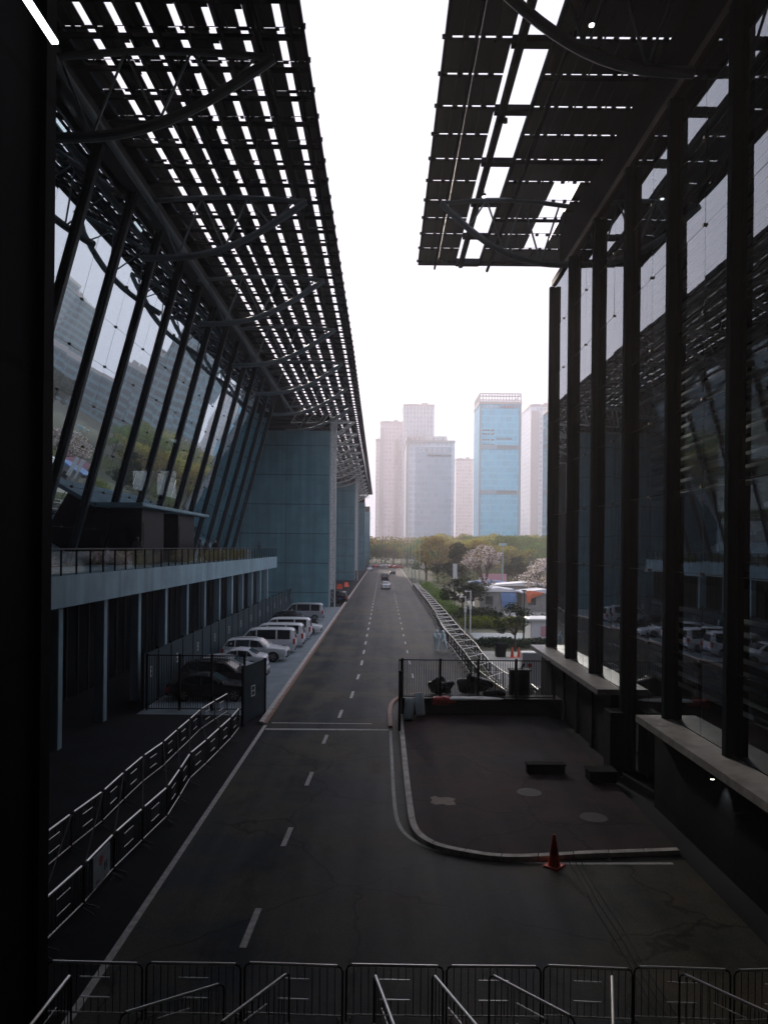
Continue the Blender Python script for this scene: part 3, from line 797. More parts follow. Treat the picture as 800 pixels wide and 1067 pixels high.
# long double row beside the far road
rl = run([(8.1,36.2) if False else (6.37,38.6),(5.75,45.2),(5.84,54.2),(5.53,70),(5.95,84),(6.1,100.8),(6.05,155)], 1.95)
for i in range(len(rl)-1):
    lab = f'{ORD[i]} steel barrier from the near end of the long lane, road side row' if i < 20 else 'small distant steel crowd barrier in the road side row of the barrier lane'
    place_barrier(rl[i], rl[i+1], lab, 'crowd barriers of the road side row')
rr_ = run([(8.2,38.6),(8.08,41.1),(7.27,43.6),(7.0,48.3),(7.17,57.5),(7.1,67.7),(7.2,82),(7.26,110),(6.9,155)], 1.95)
for i in range(len(rr_)-1):
    lab = f'{ORD[i]} steel barrier from the near end of the long lane, park side row' if i < 20 else 'small distant steel crowd barrier in the park side row of the barrier lane'
    place_barrier(rr_[i], rr_[i+1], lab, 'crowd barriers of the park side row', .004)
# zigzag cross tapes of the long lane and rods of the left lane
b = MB()
for i in range(2, min(len(rl), len(rr_))-2):
    a = rl[i]; c = rr_[i] if i % 2 else rr_[i+1]
    b.tube([(a[0],a[1],1.08),(c[0],c[1],1.08)], .02, 5)
tag(b.build('tie_rods', M['galv']), 'thin rods tying the two rows of the long barrier lane together', 'rods')
b = MB()
for i in range(0, min(len(rowA), len(rowB))-1):
    a = rowB[i]; c = rowA[min(i+1, len(rowA)-1)]
    b.tube([(a[0],a[1],1.05),(c[0],c[1],1.07)], .012, 5)
tag(b.build('tie_rods', M['galvdark']), 'thin rods tying the two barrier rows left of the road together', 'rods')

# ------------------------------------------------------------------ fences
fl = thing('parking_fence', 'tall dark panel fence between the parked cars and the terrace', 'fence', (-12.3,38,0))
T = Matrix.Translation((12.3,-38,0)); y = 38.0; i = 0
while y < 99:
    b = MB(); b.box(-12.33, y+.04, .12, -12.28, y+2.42, 2.75); b.box(-12.36,y+.04,2.75,-12.25,y+2.42,2.83); b.build('panel', M['fence'], fl, T=T)
    b = MB(); b.rbox(-12.38, y-.05, 0, -12.24, y+.05, 2.95, .01); b.build('post', M['black'], fl, T=T)
    if i % 2 == 0:
        b = MB(); yy = y+1.1
        for (dy,z,w,h) in ((0,1.5,.05,.55),(.28,1.5,.05,.55),(0,1.5,.33,.05),(0,1.77,.33,.05),(0,2.0,.33,.05)): b.box(-12.278,yy+dy,z,-12.272,yy+dy+w,z+h)
        b.build('stencil_mark', M['tarp'], fl, T=T)
    y += 2.46; i += 1
def bar_fence(name, label, p, q, z0, z1, posts, spacing=.125, solid=False, base=True):
    t = thing(name, label, 'fence', (p[0],p[1],z0), math.atan2(q[1]-p[1], q[0]-p[0]))
    L_ = math.dist(p,q); H = z1-z0
    b = MB(); b.box(0,-.02,H-.05,L_,.02,H); b.box(0,-.02,.05,L_,.02,.1); b.build('rails', M['black'], t)
    b = MB()
    if solid: b.box(.03,-.015,.1,L_-.03,.015,H-.05)
    else:
        x = spacing
        while x < L_-.05: b.box(x-.011,-.011,.1,x+.011,.011,H-.05); x += spacing
    b.build('panel' if solid else 'bars', M['fence'] if solid else M['black'], t)
    for k in range(posts):
        x = L_*k/(posts-1); b = MB(); b.rbox(x-.06,-.06,0 if base else 0,x+.06,.06,H+.06,.01); b.build('post', M['black'], t)
    return t
bar_fence('bar_fence', 'black bar fence closing the near end of the parking strip', (-12.1,38.0), (-7.1,38.0), .01, 2.85, 4)
lg = bar_fence('gate_leaf', 'dark solid gate leaf swung open beside the left road line', (-6.55,34.7), (-5.92,37.2), .02, 2.8, 2, solid=True)
b = MB()
for (x,z,w,h) in ((.9,1.2,.06,.5),(1.3,1.2,.06,.5),(.9,1.2,.46,.05),(.9,1.68,.46,.05),(.9,1.44,.46,.05)): b.box(x,-.022,z,x+w,-.0155,z+h)
b.build('stencil_mark', M['tarp'], lg)
# low wall with fence to the right of the road
b = MB(); b.box(.95, 37.0, .0, 8.95, 38.1, .95); tag(b.build('low_wall', M['black']), 'low black wall under the bar fence at the end of the island', 'wall')
bar_fence('bar_fence', 'black bar fence on the low wall to the right of the road', (.98,37.1), (8.6,37.1), .952, 2.88, 5, .12)
bar_fence('gate_leaf', 'narrow black gate leaf at the left end of the low wall', (.78,33.6), (.86,36.9), .15, 2.85, 2, .1, solid=True)

# debris around the low wall
def roll(x, y, z, r, l, tx, ty, label):
    t = thing('sheet_roll', label, 'roll', (x,y,z)); t.rotation_euler = (tx, ty, 0)
    b = MB(); n = 20
    b.loft([[(rr*math.cos(2*math.pi*k/n)*(1+.04*math.sin(3*k)), rr*math.sin(2*math.pi*k/n), zz) for k in range(n)] for rr, zz in ((r*.93,0),(r,.03),(r*1.02,l*.4),(r*.97,l*.7),(r,l-.03),(r*.92,l))])
    b.build('wrap', M['suit'], t, True)
    b = MB(); b.tube([(0,0,l-.01),(0,0,l+.015)], r*.35, 12); b.build('core', M['tarp'], t)
roll(1.25, 35.6, .2, .24, 1.0, R(-24), R(5), 'pale blue wrapped roll leaning on the low wall, left of the pair')
roll(1.85, 35.9, .35, .23, 1.05, R(-22), R(-4), 'pale blue wrapped roll leaning on the low wall, right of the pair')
def lumpy(name, c, s, m, seed, k=.25, parent=None, n1=18, n2=12):
    rnd = random.Random(seed); ph = [(rnd.uniform(1,4), rnd.uniform(0,6.3), rnd.uniform(1,4), rnd.uniform(0,6.3)) for _ in range(6)]
    b = MB(); rings = []
    for i in range(1, n2):
        th = math.pi*i/n2; ring = []
        for j in range(n1):
            f = 2*math.pi*j/n1
            rr = 1 + k*sum(math.sin(a*f*1.0//1*0 + round(a)*f+pb)*math.sin(round(c_)*th+pd) for a,pb,c_,pd in ph)/3
            ring.append((c[0]+s[0]*rr*math.sin(th)*math.cos(f), c[1]+s[1]*rr*math.sin(th)*math.sin(f), max(c[2]-s[2]*.75, c[2]+s[2]*rr*math.cos(th))))
        rings.append(ring)
    b.loft(rings); return b.build(name, m, parent, True)
tag(lumpy('refuse_bag', (3.0,38.7,1.2), (.6,.45,.42), M['black_bag'], 3, .5), 'tied black refuse bag behind the fence, left one', 'bag', 'black bags behind the fence')
tag(lumpy('refuse_bag', (4.7,38.8,1.3), (.78,.5,.52), M['black_bag'], 5, .5), 'large bulging black refuse bag behind the fence, right one', 'bag', 'black bags behind the fence')
tag(lumpy('folded_tarp', (3.0,36.85,.85), (.6,.22,.25), M['carred'], 8, .35), 'crumpled red tarpaulin lying on the low wall edge', 'tarpaulin')
tag(lumpy('plastic_sheet', (4.5,36.9,.98), (1.45,.26,.09), M['tarp'], 11, .3), 'crumpled white plastic sheet on the low wall', 'sheet')
tag(lumpy('cloth_heap', (5.6,37.5,1.12), (.55,.3,.24), M['cloth'], 12, .35), 'small grey cloth heap on the low wall', 'cloth')
t = thing('equipment_cabinet', 'dark grey equipment cabinet behind the right end of the fence', 'cabinet', (7.1,38.5,0))
b = MB(); b.rbox(-.5,-.3,0,.5,.3,2.15,.03); b.build('body', M['galvdark'], t)
b = MB(); b.box(-.42,-.32,1.1,.42,-.303,2.0); b.build('door', M['dark'], t)
b = MB(); b.box(-.56,-.36,2.152,.56,.36,2.22); b.tube([(.1,0,2.22),(.25,0,2.5)], .05, 8); b.build('lid', M['galvdark'], t)

# traffic cones
def cone(x, y, z, s, label, group=None):
    t = thing('traffic_cone', label, 'cone', (x,y,z), random.random(), group); t.scale = (s,s,s)
    b = MB(); b.rbox(-.2,-.2,0,.2,.2,.04,.015); b.build('base', M['cone'], t)
    n = 20; prof = [(.15,.04),(.14,.07),(.12,.2),(.1,.33),(.075,.5),(.05,.65),(.035,.75),(.03,.76)]
    b = MB(); b.loft([[(r*math.cos(2*math.pi*k/n), r*math.sin(2*math.pi*k/n), zz) for k in range(n)] for r, zz in prof]); b.build('cone_body', M['cone'], t, True)
    b = MB(); b.loft([[(r*math.cos(2*math.pi*k/n), r*math.sin(2*math.pi*k/n), zz) for k in range(n)] for r, zz in ((.108,.3),(.083,.46))], False); b.build('collar', mat('cone_band', (.45,.09,.06), .4), t, True)
cone(4.62, 19.75, .012, 1.12, 'orange traffic cone standing by the rounded kerb of the island')
cone(10.05, 57.5, .01, 1.05, 'left orange cone beside the black bin behind the fence', 'far traffic cones')
cone(10.6, 57.7, .01, 1.0, 'right orange cone near the bare bush behind the fence', 'far traffic cones')
t = thing('refuse_bin', 'square black bin beside two orange cones', 'bin', (9.2,58,0))
b = MB(); b.loft([[(-.36,-.36,0),(.36,-.36,0),(.36,.36,0),(-.36,.36,0)],[(-.42,-.42,.95),(.42,-.42,.95),(.42,.42,.95),(-.42,.42,.95)]]); b.build('body', M['black'], t)
b = MB(); b.rbox(-.46,-.46,.952,.46,.46,1.05,.03); b.build('lid', M['dark'], t)

# ------------------------------------------------------------------ vehicles
def vehicle(kind, paint, label, loc, rz, group, cat='car'):
    """nose towards +X locally"""
    S = {
     'suv':   dict(L=4.75, W=.95, H=1.68, belt=1.0, hood=1.02, st=[(2.37,.55,.80,.80,0),(2.3,.35,.92,.95,0),(1.75,.3,.97,1.02,0),(1.15,.3,1.02,1.1,0),(.95,.3,1.02,1.16,.3),(.3,.3,1.03,1.6,1),(-.3,.3,1.03,1.68,1),(-1.4,.3,1.05,1.66,1),(-1.95,.3,1.05,1.56,1),(-2.28,.35,1.05,1.15,.3),(-2.37,.5,.95,.97,0)], wx=(1.42,-1.42), r=.37),
     'sedan': dict(L=4.6, W=.9, H=1.45, belt=.9, hood=.9, st=[(2.3,.5,.65,.66,0),(2.22,.3,.75,.78,0),(1.6,.26,.83,.88,0),(1.0,.26,.88,.96,0),(.8,.26,.9,1.0,.3),(.1,.26,.9,1.38,1),(-.4,.26,.9,1.45,1),(-1.1,.26,.92,1.4,1),(-1.75,.26,.93,1.06,.4),(-2.2,.3,.92,.99,0),(-2.3,.45,.85,.86,0)], wx=(1.38,-1.35), r=.33),
     'van':   dict(L=4.9, W=.93, H=1.98, belt=1.12, hood=1.1, st=[(2.45,.5,.8,.82,0),(2.38,.3,.98,1.0,0),(2.0,.28,1.05,1.12,0),(1.8,.28,1.08,1.2,.3),(1.15,.28,1.1,1.88,1),(.6,.28,1.1,1.97,1),(-1.0,.28,1.1,1.98,1),(-2.1,.28,1.1,1.96,1),(-2.33,.3,1.1,1.8,1),(-2.45,.4,1.05,1.12,0)], wx=(1.55,-1.5), r=.34),
    }[kind]
    t = thing('parked_car' if kind != 'van' else 'parked_van', label, cat, loc, rz, group)
    st = S['st']; W = S['W']
    def sec(s):
        x, zb, zbelt, zr, g = s
        nz = 1 - .12*max(0, abs(x)/(S['L']/2) - .82)/.18
        hw = W*nz; hr_ = hw*(.93 - .15*g) if g else hw*.9
        half = [(hw*.9, zb), (hw, zb+.14 if zb+.14 < zbelt-.12 else zb+.06), (hw, zbelt-.1), (hw*.97, zbelt), (hr_, max(zr-.07, zbelt+.004)), (hr_-.1, zr)]
        return [(x, y, z) for y, z in half] + [(x, -y, z) for y, z in reversed(half)]
    rings = [sec(s) for s in st]
    b = MB(); b.loft(rings); b.build('body', paint, t, True)
    # glass
    gi = [i for i, s in enumerate(st) if s[4] == 1]
    b = MB()
    for sgn, ia, ib in ((1,3,4),(-1,8,7)):
        for k in range(len(gi)-1):
            r0, r1 = rings[gi[k]], rings[gi[k+1]]
            def pt(r, f, o=.012): 
                a, c = Vector(r[ia]), Vector(r[ib]); p = a.lerp(c, f); p.y += sgn*o; return p
            x0 = .06 if k else .02
            A, B, C_, D = pt(r0,.06), pt(r1,.06), pt(r1,.94), pt(r0,.94)
            A2 = A.lerp(B, .05); B2 = A.lerp(B,.95); D2 = D.lerp(C_,.05); C2 = D.lerp(C_,.95)
            b = MB()
            if sgn > 0: b.quad(A2,D2,C2,B2)
            else: b.quad(A2,B2,C2,D2)
            if k % 2 == 0 or (B2-A2).length > .5: b.build('side_window', M['carglass'], t)
    # front quarter lights
    for sgn, ia, ib in ((1,3,4),(-1,8,7)):
        a = Vector(rings[gi[0]-1][ia]); c = Vector(rings[gi[0]][ia]).lerp(Vector(rings[gi[0]][ib]), .06); d = Vector(rings[gi[0]][ia]).lerp(Vector(rings[gi[0]][ib]), .92)
        e = Vector((0, sgn*.012, .03)); b = MB(); b.add([a.lerp(c,.3)+e, c+e, d+e], [(0,1,2)]); b.build('quarter_window', M['carglass'], t)
        a = Vector(rings[gi[-1]+1][ia]); c = Vector(rings[gi[-1]][ia]).lerp(Vector(rings[gi[-1]][ib]), .06); d = Vector(rings[gi[-1]][ia]).lerp(Vector(rings[gi[-1]][ib]), .92)
        if kind != 'van': b = MB(); b.add([a.lerp(c,.4)+e, c+e, d+e], [(0,1,2)]); b.build('quarter_window', M['carglass'], t)
    for nm, i0, i1, o in (('windscreen', gi[0]-1, gi[0], .014), ('rear_window', gi[-1]+1, gi[-1], -.014)):
        a = rings[i0]; c = rings[i1]; P = [Vector(a[5]),Vector(a[6]),Vector(c[6]),Vector(c[5])]
        up = Vector((o, 0, .014)); b = MB()
        b.quad(*[p_+up for p_ in (P[0].lerp(P[3],.06),P[1].lerp(P[2],.06),P[1].lerp(P[2],.93),P[0].lerp(P[3],.93))]); b.build(nm, M['carglass'], t)
    r = S['r']
    for wx in S['wx']:
        for sg in (-1, 1):
            yo = sg*(W+.012); w = MB(); n = 22
            def ring(rr, y): return [(wx+rr*math.cos(2*math.pi*k/n), y, r+rr*math.sin(2*math.pi*k/n)) for k in range(n)]
            w.loft([ring(r*.7,yo-sg*.2), ring(r,yo-sg*.2), ring(r,yo-sg*.02), ring(r*.94,yo), ring(r*.66,yo)], True)
            wh = w.build('wheel', M['tyre'], t, True)
            w = MB(); w.loft([ring(r*.64,yo+sg*.002), ring(r*.6,yo+sg*.008)], False)
            for q in range(5):
                a = 2*math.pi*q/5
                w.bar((wx+.05*math.cos(a), yo+sg*.012, r+.05*math.sin(a)), (wx+r*.6*math.cos(a), yo+sg*.008, r+r*.6*math.sin(a)), .07, .015, (0,1,0))
            w.build('rim', M['rim'], wh)
    # wheel arches
    n = 20
    for wx in S['wx']:
        for sg in (-1,1):
            b = MB()
            c = [(wx+(r+.07)*math.cos(math.pi*k/n), sg*(W+.004), r+(r+.06)*math.sin(math.pi*k/n)*.95) for k in range(n+1)]
            c = [(wx+r+.07, sg*(W+.004), .3)] + c + [(wx-r-.07, sg*(W+.004), .3)]
            b.add(c, [tuple(range(len(c))) if sg < 0 else tuple(reversed(range(len(c))))])
            b.build('wheel_arch', M['black'], t)
    h2 = S['L']/2
    zl = st[1][2]-.12
    for sg in (-1,1):
        b = MB(); b.rbox(h2-.22, min(sg*W*.55, sg*W*.9), zl-.12, h2-.0, max(sg*W*.55, sg*W*.9), zl+.03, .03); b.build('headlight', M['head'], t)
        z2 = 1.0 if kind == 'van' else (.85 if kind == 'suv' else .72)
        b = MB(); b.rbox(-h2-.01, min(sg*W*.72, sg*W*.95), z2-.22, -h2+.16, max(sg*W*.72, sg*W*.95), z2+(.2 if kind=='van' else .08), .03); b.build('tail_light', M['tail'], t)
        b = MB(); yy = sg*(W+.1); b.rbox(st[4][0]-.2, yy-.09, S['belt']+.02, st[4][0], yy+.09, S['belt']+.2, .02); b.build('mirror', paint, t)
    b = MB(); b.box(h2-.04,-W*.45,.5,h2+.012,W*.45,zl-.05); b.box(h2-.06,-W*.6,.3,h2+.01,W*.6,.42); b.build('grille', M['black'], t)
    b = MB(); b.box(-h2-.03,-.22,.55,-h2-.0,.22,.68); b.build('number_plate', M['plate'], t)
    b = MB(); b.box(-h2-.035,-W*.8,.3,-h2+.2,W*.8,.5); b.build('rear_bumper', M['black'] if kind != 'sedan' else paint, t)
    if kind == 'suv':
        b = MB()
        for sg in (-1,1): b.tube([(.2,sg*W*.62,1.69),(0,sg*W*.63,1.74),(-1.3,sg*W*.63,1.74),(-1.5,sg*W*.62,1.68)], .02, 6)
        b.build('roof_rails', M['galvdark'], t)
    if kind == 'van':
        b = MB(); b.box(-2.0,-W-.012,1.0,1.0,-W-.006,1.03); b.build('side_trim', M['black'], t)
    return t
PG = 'vehicles parked along the hall'
PI = math.pi
vehicle('sedan', M['cardark'], 'black saloon car parked closest to the near bar fence', (-9.5,41.0,.01), R(4), PG)
vehicle('suv', M['cardark'], 'black SUV parked behind the black saloon', (-9.6,44.2,.01), R(2), PG)
vehicle('sedan', M['carsilver'], 'silver saloon car between the black SUV and the white low car', (-9.6,47.3,.01), R(0), PG)
vehicle('sedan', M['carwhite'], 'white low car parked directly in front of the white SUV', (-10.3,51.0,.01), PI, PG)
vehicle('suv', M['carwhite'], 'white SUV with its nose towards the road, nearest fully visible car', (-9.4,54.9,.01), R(-2), PG)
vehicle('van', M['carwhite'], 'white van with its tail towards the road, next behind the white SUV', (-9.4,59.0,.01), PI+R(2), PG, 'van')
vehicle('van', M['carwhite'], 'white van, middle of the three backed up side by side', (-9.1,62.6,.01), PI-R(1), PG, 'van')
vehicle('van', M['carwhite'], 'white van, farthest of the three backed up side by side', (-9.0,67.6,.01), PI, PG, 'van')
vehicle('sedan', M['carwhite'], 'white car whose nose juts towards the kerb beyond the vans', (-8.3,72.2,.01), R(-3), PG)
vehicle('suv', M['cardark'], 'black SUV parked between the white car and the last van', (-9.2,77.2,.01), R(2), PG)
vehicle('van', M['carsilver'], 'silver van, farthest in the row, in front of the concrete pier', (-9.3,85,.01), PI, PG, 'van')
vehicle('suv', M['cardark'], 'black SUV standing at the kerb beside the nearest pier corner', (-6.5,114,.016), R(90), 'cars on the road')
vehicle('sedan', M['carwhite'], 'small white car with red tail lights, nearest car driving on the road', (.45,151,.016), R(90), 'cars on the road')
vehicle('van', M['cardark'], 'black van driving ahead of the small white car', (.3,184,.016), R(90), 'cars on the road', 'van')
vehicle('sedan', M['cardark'], 'dark car in the right lane far up the road', (2.7,228,.016), R(90), 'cars on the road')
vehicle('sedan', M['carwhite'], 'white car standing at the left kerb far up the road', (-5.0,262,.016), R(88), 'cars on the road')
for i, (x, y, m, l) in enumerate(((-5.6,296,'cardark','dark car at the left of the queue at the road end'),(-3.2,300,'carred','red car, leftmost red one in the queue at the road end'),(-.6,299,'carsilver','silver car in the queue at the road end'),(1.6,302,'carwhite','white car in the queue at the road end'),(3.8,298,'carred','red car, middle red one in the queue at the road end'),(5.6,292,'carred','red car at the right of the queue at the road end'))):
    vehicle('sedan', M[m], l, (x,y,.016), R(random.choice((90,70,110,20))), 'cars queueing at the road end')

# red water barriers by the second pier
for i, (x, y) in enumerate(((-8.8,148),(-7.9,156))):
    b = MB(); b.loft([[(-.6,-.22,0),(.6,-.22,0),(.6,.22,0),(-.6,.22,0)],[(-.58,-.2,.25),(.58,-.2,.25),(.58,.2,.25),(-.58,.2,.25)],[(-.5,-.09,.5),(.5,-.09,.5),(.5,.09,.5),(-.5,.09,.5)],[(-.5,-.08,1.0),(.5,-.08,1.0),(.5,.08,1.0),(-.5,.08,1.0)]])
    o = b.build('water_barrier', M['cone'], smooth=True); o.location = (x,y,.01); o.rotation_euler = (0,0,i*.8)
    tag(o, f'red plastic water barrier near the second pier, {ORD[i]} from the near end', 'barrier', 'red water barriers')

# ------------------------------------------------------------------ people
def person(loc, rz, label, cloth, pose='stand', hood=False, lean=0, group=None):
    t = thing('person', label, 'person', loc, rz, group)
    J = {'pel':(0,0,.93),'sp':(0,.01+lean*.12,1.12),'ch':(0,.02+lean*.3,1.34),'nk':(0,.02+lean*.42,1.5),'hd':(0,.03+lean*.5,1.6),'tp':(0,.03+lean*.55,1.72)}
    st = .16 if pose == 'walk' else .02
    V = [J['pel'],J['sp'],J['ch'],J['nk'],J['hd'],J['tp']]; E = [(0,1),(1,2),(2,3),(3,4),(4,5)]
    K = 1.35 if hood else 1.1; Rr = [.17*K,.16*K,.18*K,.07,.095,.06]
    def ad(p, par, r): V.append(p); Rr.append(r); E.append((par, len(V)-1)); return len(V)-1
    for s in (-1,1):
        h = ad((s*.1,0,.86),0,.11*K); k = ad((s*.11,.05+s*st,.49),h,.075*K); a = ad((s*.115,-.02+s*st*1.6,.09),k,.048*K); ad((s*.13,.14+s*st*1.6,.045),a,.04)
        sh = ad((s*.19,.02+lean*.38,1.4),2,.07*K)
        if pose == 'reach': e = ad((s*.25,.2+lean*.3,1.2),sh,.05*K); w = ad((s*.16,.42+lean*.3,1.14),e,.035*K)
        else: e = ad((s*.26,-.02-s*st*.6+lean*.3,1.14),sh,.05*K); w = ad((s*.27,.1-s*st*.9+lean*.35,.9),e,.036*K)
        ad((V[w][0],V[w][1]+.06,V[w][2]-.07),w,.032)
    me = bpy.data.meshes.new('body'); me.from_pydata(V, E, []); o = bpy.data.objects.new('body', me); col.objects.link(o); o.parent = t
    md = o.modifiers.new('skin','SKIN'); sv = me.skin_vertices[0].data
    for i, r in enumerate(Rr): sv[i].radius = (r, r*(.72 if i in (0,1,2) else 1))
    sv[0].use_root = True
    ss = o.modifiers.new('sub','SUBSURF'); ss.levels = 1; ss.render_levels = 2
    me.materials.append(cloth)
    hd = Vector(J['hd'])
    if not hood:
        lumpy('face', (hd.x, hd.y+.02, hd.z+.02), (.08,.09,.11), M['skin'], 1, .02, t, 14, 9)
        lumpy('hair', (hd.x, hd.y-.02, hd.z+.06), (.098,.105,.105), M['hair'], 2, .03, t, 14, 9)
    else:
        lumpy('hood', (hd.x, hd.y-.01, hd.z+.03), (.12,.13,.15), cloth, 2, .03, t, 14, 9)
        lumpy('mask', (hd.x, hd.y+.06, hd.z-.0), (.07,.075,.09), M['white'], 2, .03, t, 12, 8)
        b = MB(); b.rbox(-.17,-.3+lean*.25,1.05,.17,-.12+lean*.25,1.45,.04); b.build('backpack', M['cloth'] if lean else cloth, t)
    return t
person((4.35,60.6,.016), R(200), 'person in a pale blue protective suit on the road, left of the pair', M['suit'], 'reach', True, .3, 'pair in protective suits')
person((4.95,60.2,.016), R(120), 'person in a pale blue protective suit with a backpack, right of the pair', M['suit'], 'walk', True, .15, 'pair in protective suits')
for i, (y, x, r) in enumerate(((56.8,-14.1,80),(58.6,-14.0,95),(61,-13.9,200),(82,-13.8,90),(43.5,-14.5,10))):
    person((x,y,7.2), R(r), ['person in dark clothes on the terrace, walking below the porch end','person in dark clothes behind the railing just past the porch','person facing away on the terrace, third past the porch','person alone at the far end of the terrace','person standing on the terrace below the near end of the porch'][i], M['cloth'], 'walk')

# ------------------------------------------------------------------ trees
def tree_mesh(kind, seed):
    rnd = random.Random(seed); random.seed(seed)
    tb = MB(); lb = MB(); H = 10.0
    if kind == 'cone':
        tb.tube([(0,0,0),(0.1,0,4),(0,.1,9)], .2, 7, .04)
        blobs = []
        for i in range(11):
            z = 1.8 + i*.78; r = 2.5*(1-i/12.5)
            for k in range(5):
                a = rnd.uniform(0,6.28); blobs.append((r*.55*math.cos(a), r*.55*math.sin(a), z, r*.5, r*.5, .55))
        leaf_cloud(lb, blobs, 5500, .1, .2)
    else:
        tb.tube([(0,0,0),(.1,.05,1.5),(0,.1,3.2)], .26, 8, .17)
        blobs = []
        nb = 15 if kind != 'sparse' else 13
        for i in range(nb):
            a = 2*math.pi*i/nb*2.4 + rnd.uniform(-.3,.3); rad = rnd.uniform(1.2,3.6); z = rnd.uniform(4.4,8.6) - .25*rad
            p = (rad*math.cos(a), rad*math.sin(a), z)
            mid = (p[0]*.4, p[1]*.4, 3.0+(z-3)*.6)
            tb.tube([(0,.1,3.0),mid,p], .11, 6, .025)
            for q in range(3):
                tb.tube([mid,(p[0]+rnd.uniform(-1.2,1.2),p[1]+rnd.uniform(-1.2,1.2),z+rnd.uniform(-.2,1))], .04, 4, .012)
            for q in range(3 if kind != 'sparse' else 2):
                s = rnd.uniform(.7,1.35)
                blobs.append((p[0]+rnd.uniform(-.9,.9),p[1]+rnd.uniform(-.9,.9),z+rnd.uniform(-.4,.9),s,s,s*.6))
        for q in range(5): blobs.append((rnd.uniform(-1.5,1.5),rnd.uniform(-1.5,1.5),rnd.uniform(8,9.2),1.1,1.1,.6))
        leaf_cloud(lb, blobs, {'round':6500,'sparse':2600,'shrub':5000}[kind], .09, .2)
    return tb, lb
protos = {}
def tree(kind, seed, leafm, x, y, h, w, label, group=None, name='tree', rz=None):
    key = (kind, seed, leafm)
    if key not in protos:
        tb, lb = tree_mesh(kind, seed)
        t = thing(name, label, 'tree'); tb.build('trunk', M['bark'], t, True)
        if leafm == 'blossom':
            c = lb.build('crown', [M['blossom'], M['leaf_olive'], M['leaf_red']], t)
            for i, p in enumerate(c.data.polygons): p.material_index = (0,0,1,0,2)[i % 5]
        else: lb.build('crown', M[leafm], t)
        protos[key] = t
    else: t = copy_tree(protos[key])
    t.name = name
    t.location = (x,y,0); t.scale = (w/9.2, w/9.2, h/10); t.rotation_euler = (0,0,random.uniform(0,6.28) if rz is None else rz)
    t['label'] = label; t['category'] = 'tree'
    if group: t['group'] = group
    elif 'group' in t: del t['group']
    return t
tree('round', 1, 'leaf_olive', 200, 200, 12, 10, 'olive tree far right of the park, seen in reflections')
tree('sparse', 21, 'blossom', 15.2, 111, 9.3, 8.4, 'flowering tree with white and pink blossom behind the white cabins', name='blossom_tree')
tree('sparse', 22, 'blossom', 22.2, 106, 7.6, 7.5, 'pink flowering tree half hidden by the right glass wall', name='blossom_tree')
tree('round', 9, 'leaf_dark', 12.6, 132, 9.8, 7.0, 'tall dark tree left of the flowering tree')
tree('round', 8, 'leaf_dark', 23.0, 128, 7.6, 6.4, 'dark tree between the two flowering trees')
tree('round', 5, 'leaf_dark', 9.9, 93, 5.0, 5.6, 'dense dark green small tree beside the barrier lane')
tree('round', 8, 'leaf_dark', 11.8, 99, 4.4, 4.6, 'dark leafy small tree in front of the white cabins')
tree('round', 2, 'leaf_green', 10.9, 190, 8.2, 9.5, 'green rounded tree behind the row of tall poles')
tree('sparse', 6, 'leaf_dark', 11.0, 61.5, 4.1, 4.2, 'thin dark bush beside the orange cones behind the fence', name='bush')
lab_far = 'tree in the dense olive wood beyond the park'
random.seed(99)
spots = []
for i in range(62):
    for _ in range(50):
        y = random.uniform(170, 330); x = random.uniform(.03, .235)*y
        if x < 12.5: continue
        if all(math.dist((x,y), s) > 6 for s in spots): break
    spots.append((x,y))
spots.sort(key=lambda s: s[1])
for i, (x, y) in enumerate(spots):
    k = random.choice((1,1,2,7)); m = 'leaf_olive' if k in (1,7) else 'leaf_green'
    if x > .15*y and k != 7: m = 'leaf_green'
    st = random.getstate()
    h = random.uniform(9.0, 12.2) + (y-170)*.024
    tree('round', k, m, x, y, h, random.uniform(9,12), 'tree in the dense olive green wood between the road and the towers', 'trees of the wood beyond the park')
    random.setstate(st); random.random()
for i, (x, y, h) in enumerate(((-7.5,345,11),(-3.5,338,10.5),(.5,342,11),(4.0,336,10),(7.8,332,11),(-11,350,12),(11,345,11),(-1,360,13),(5,362,13),(10,322,10),(13,310,11))):
    random.seed(200+i)
    tree('round', 2 if i % 3 else 7, 'leaf_green' if i % 3 else 'leaf_olive', x, y, h, 9, 'green tree closing the far end of the road', 'trees at the road end')
# trees farther right, seen mirrored in the glass front
random.seed(5)
for i in range(64):
    y = random.uniform(95, 330); x = random.uniform(34, 60) + (y-95)*.4 + random.uniform(0,60)
    st = random.getstate()
    tree('round', random.choice((1,2,7)), 'leaf_dark', x, y, random.uniform(11,17), random.uniform(12,17), 'park tree on the right, seen mirrored in the leaning glass front', 'park trees mirrored in the glass')
    random.setstate(st); random.random(); random.random()
random.seed(41)
for i in range(26):
    y = random.uniform(66, 235); x = .31*y + random.uniform(3, 16)
    st = random.getstate()
    tree('round', random.choice((8, 9)), 'leaf_dark', x, y, random.uniform(12,15), random.uniform(11,14), 'dark tree just right of the frame, mirrored low in the leaning glass front', 'dark trees mirrored in the glass')
    random.setstate(st); random.random(); random.random()
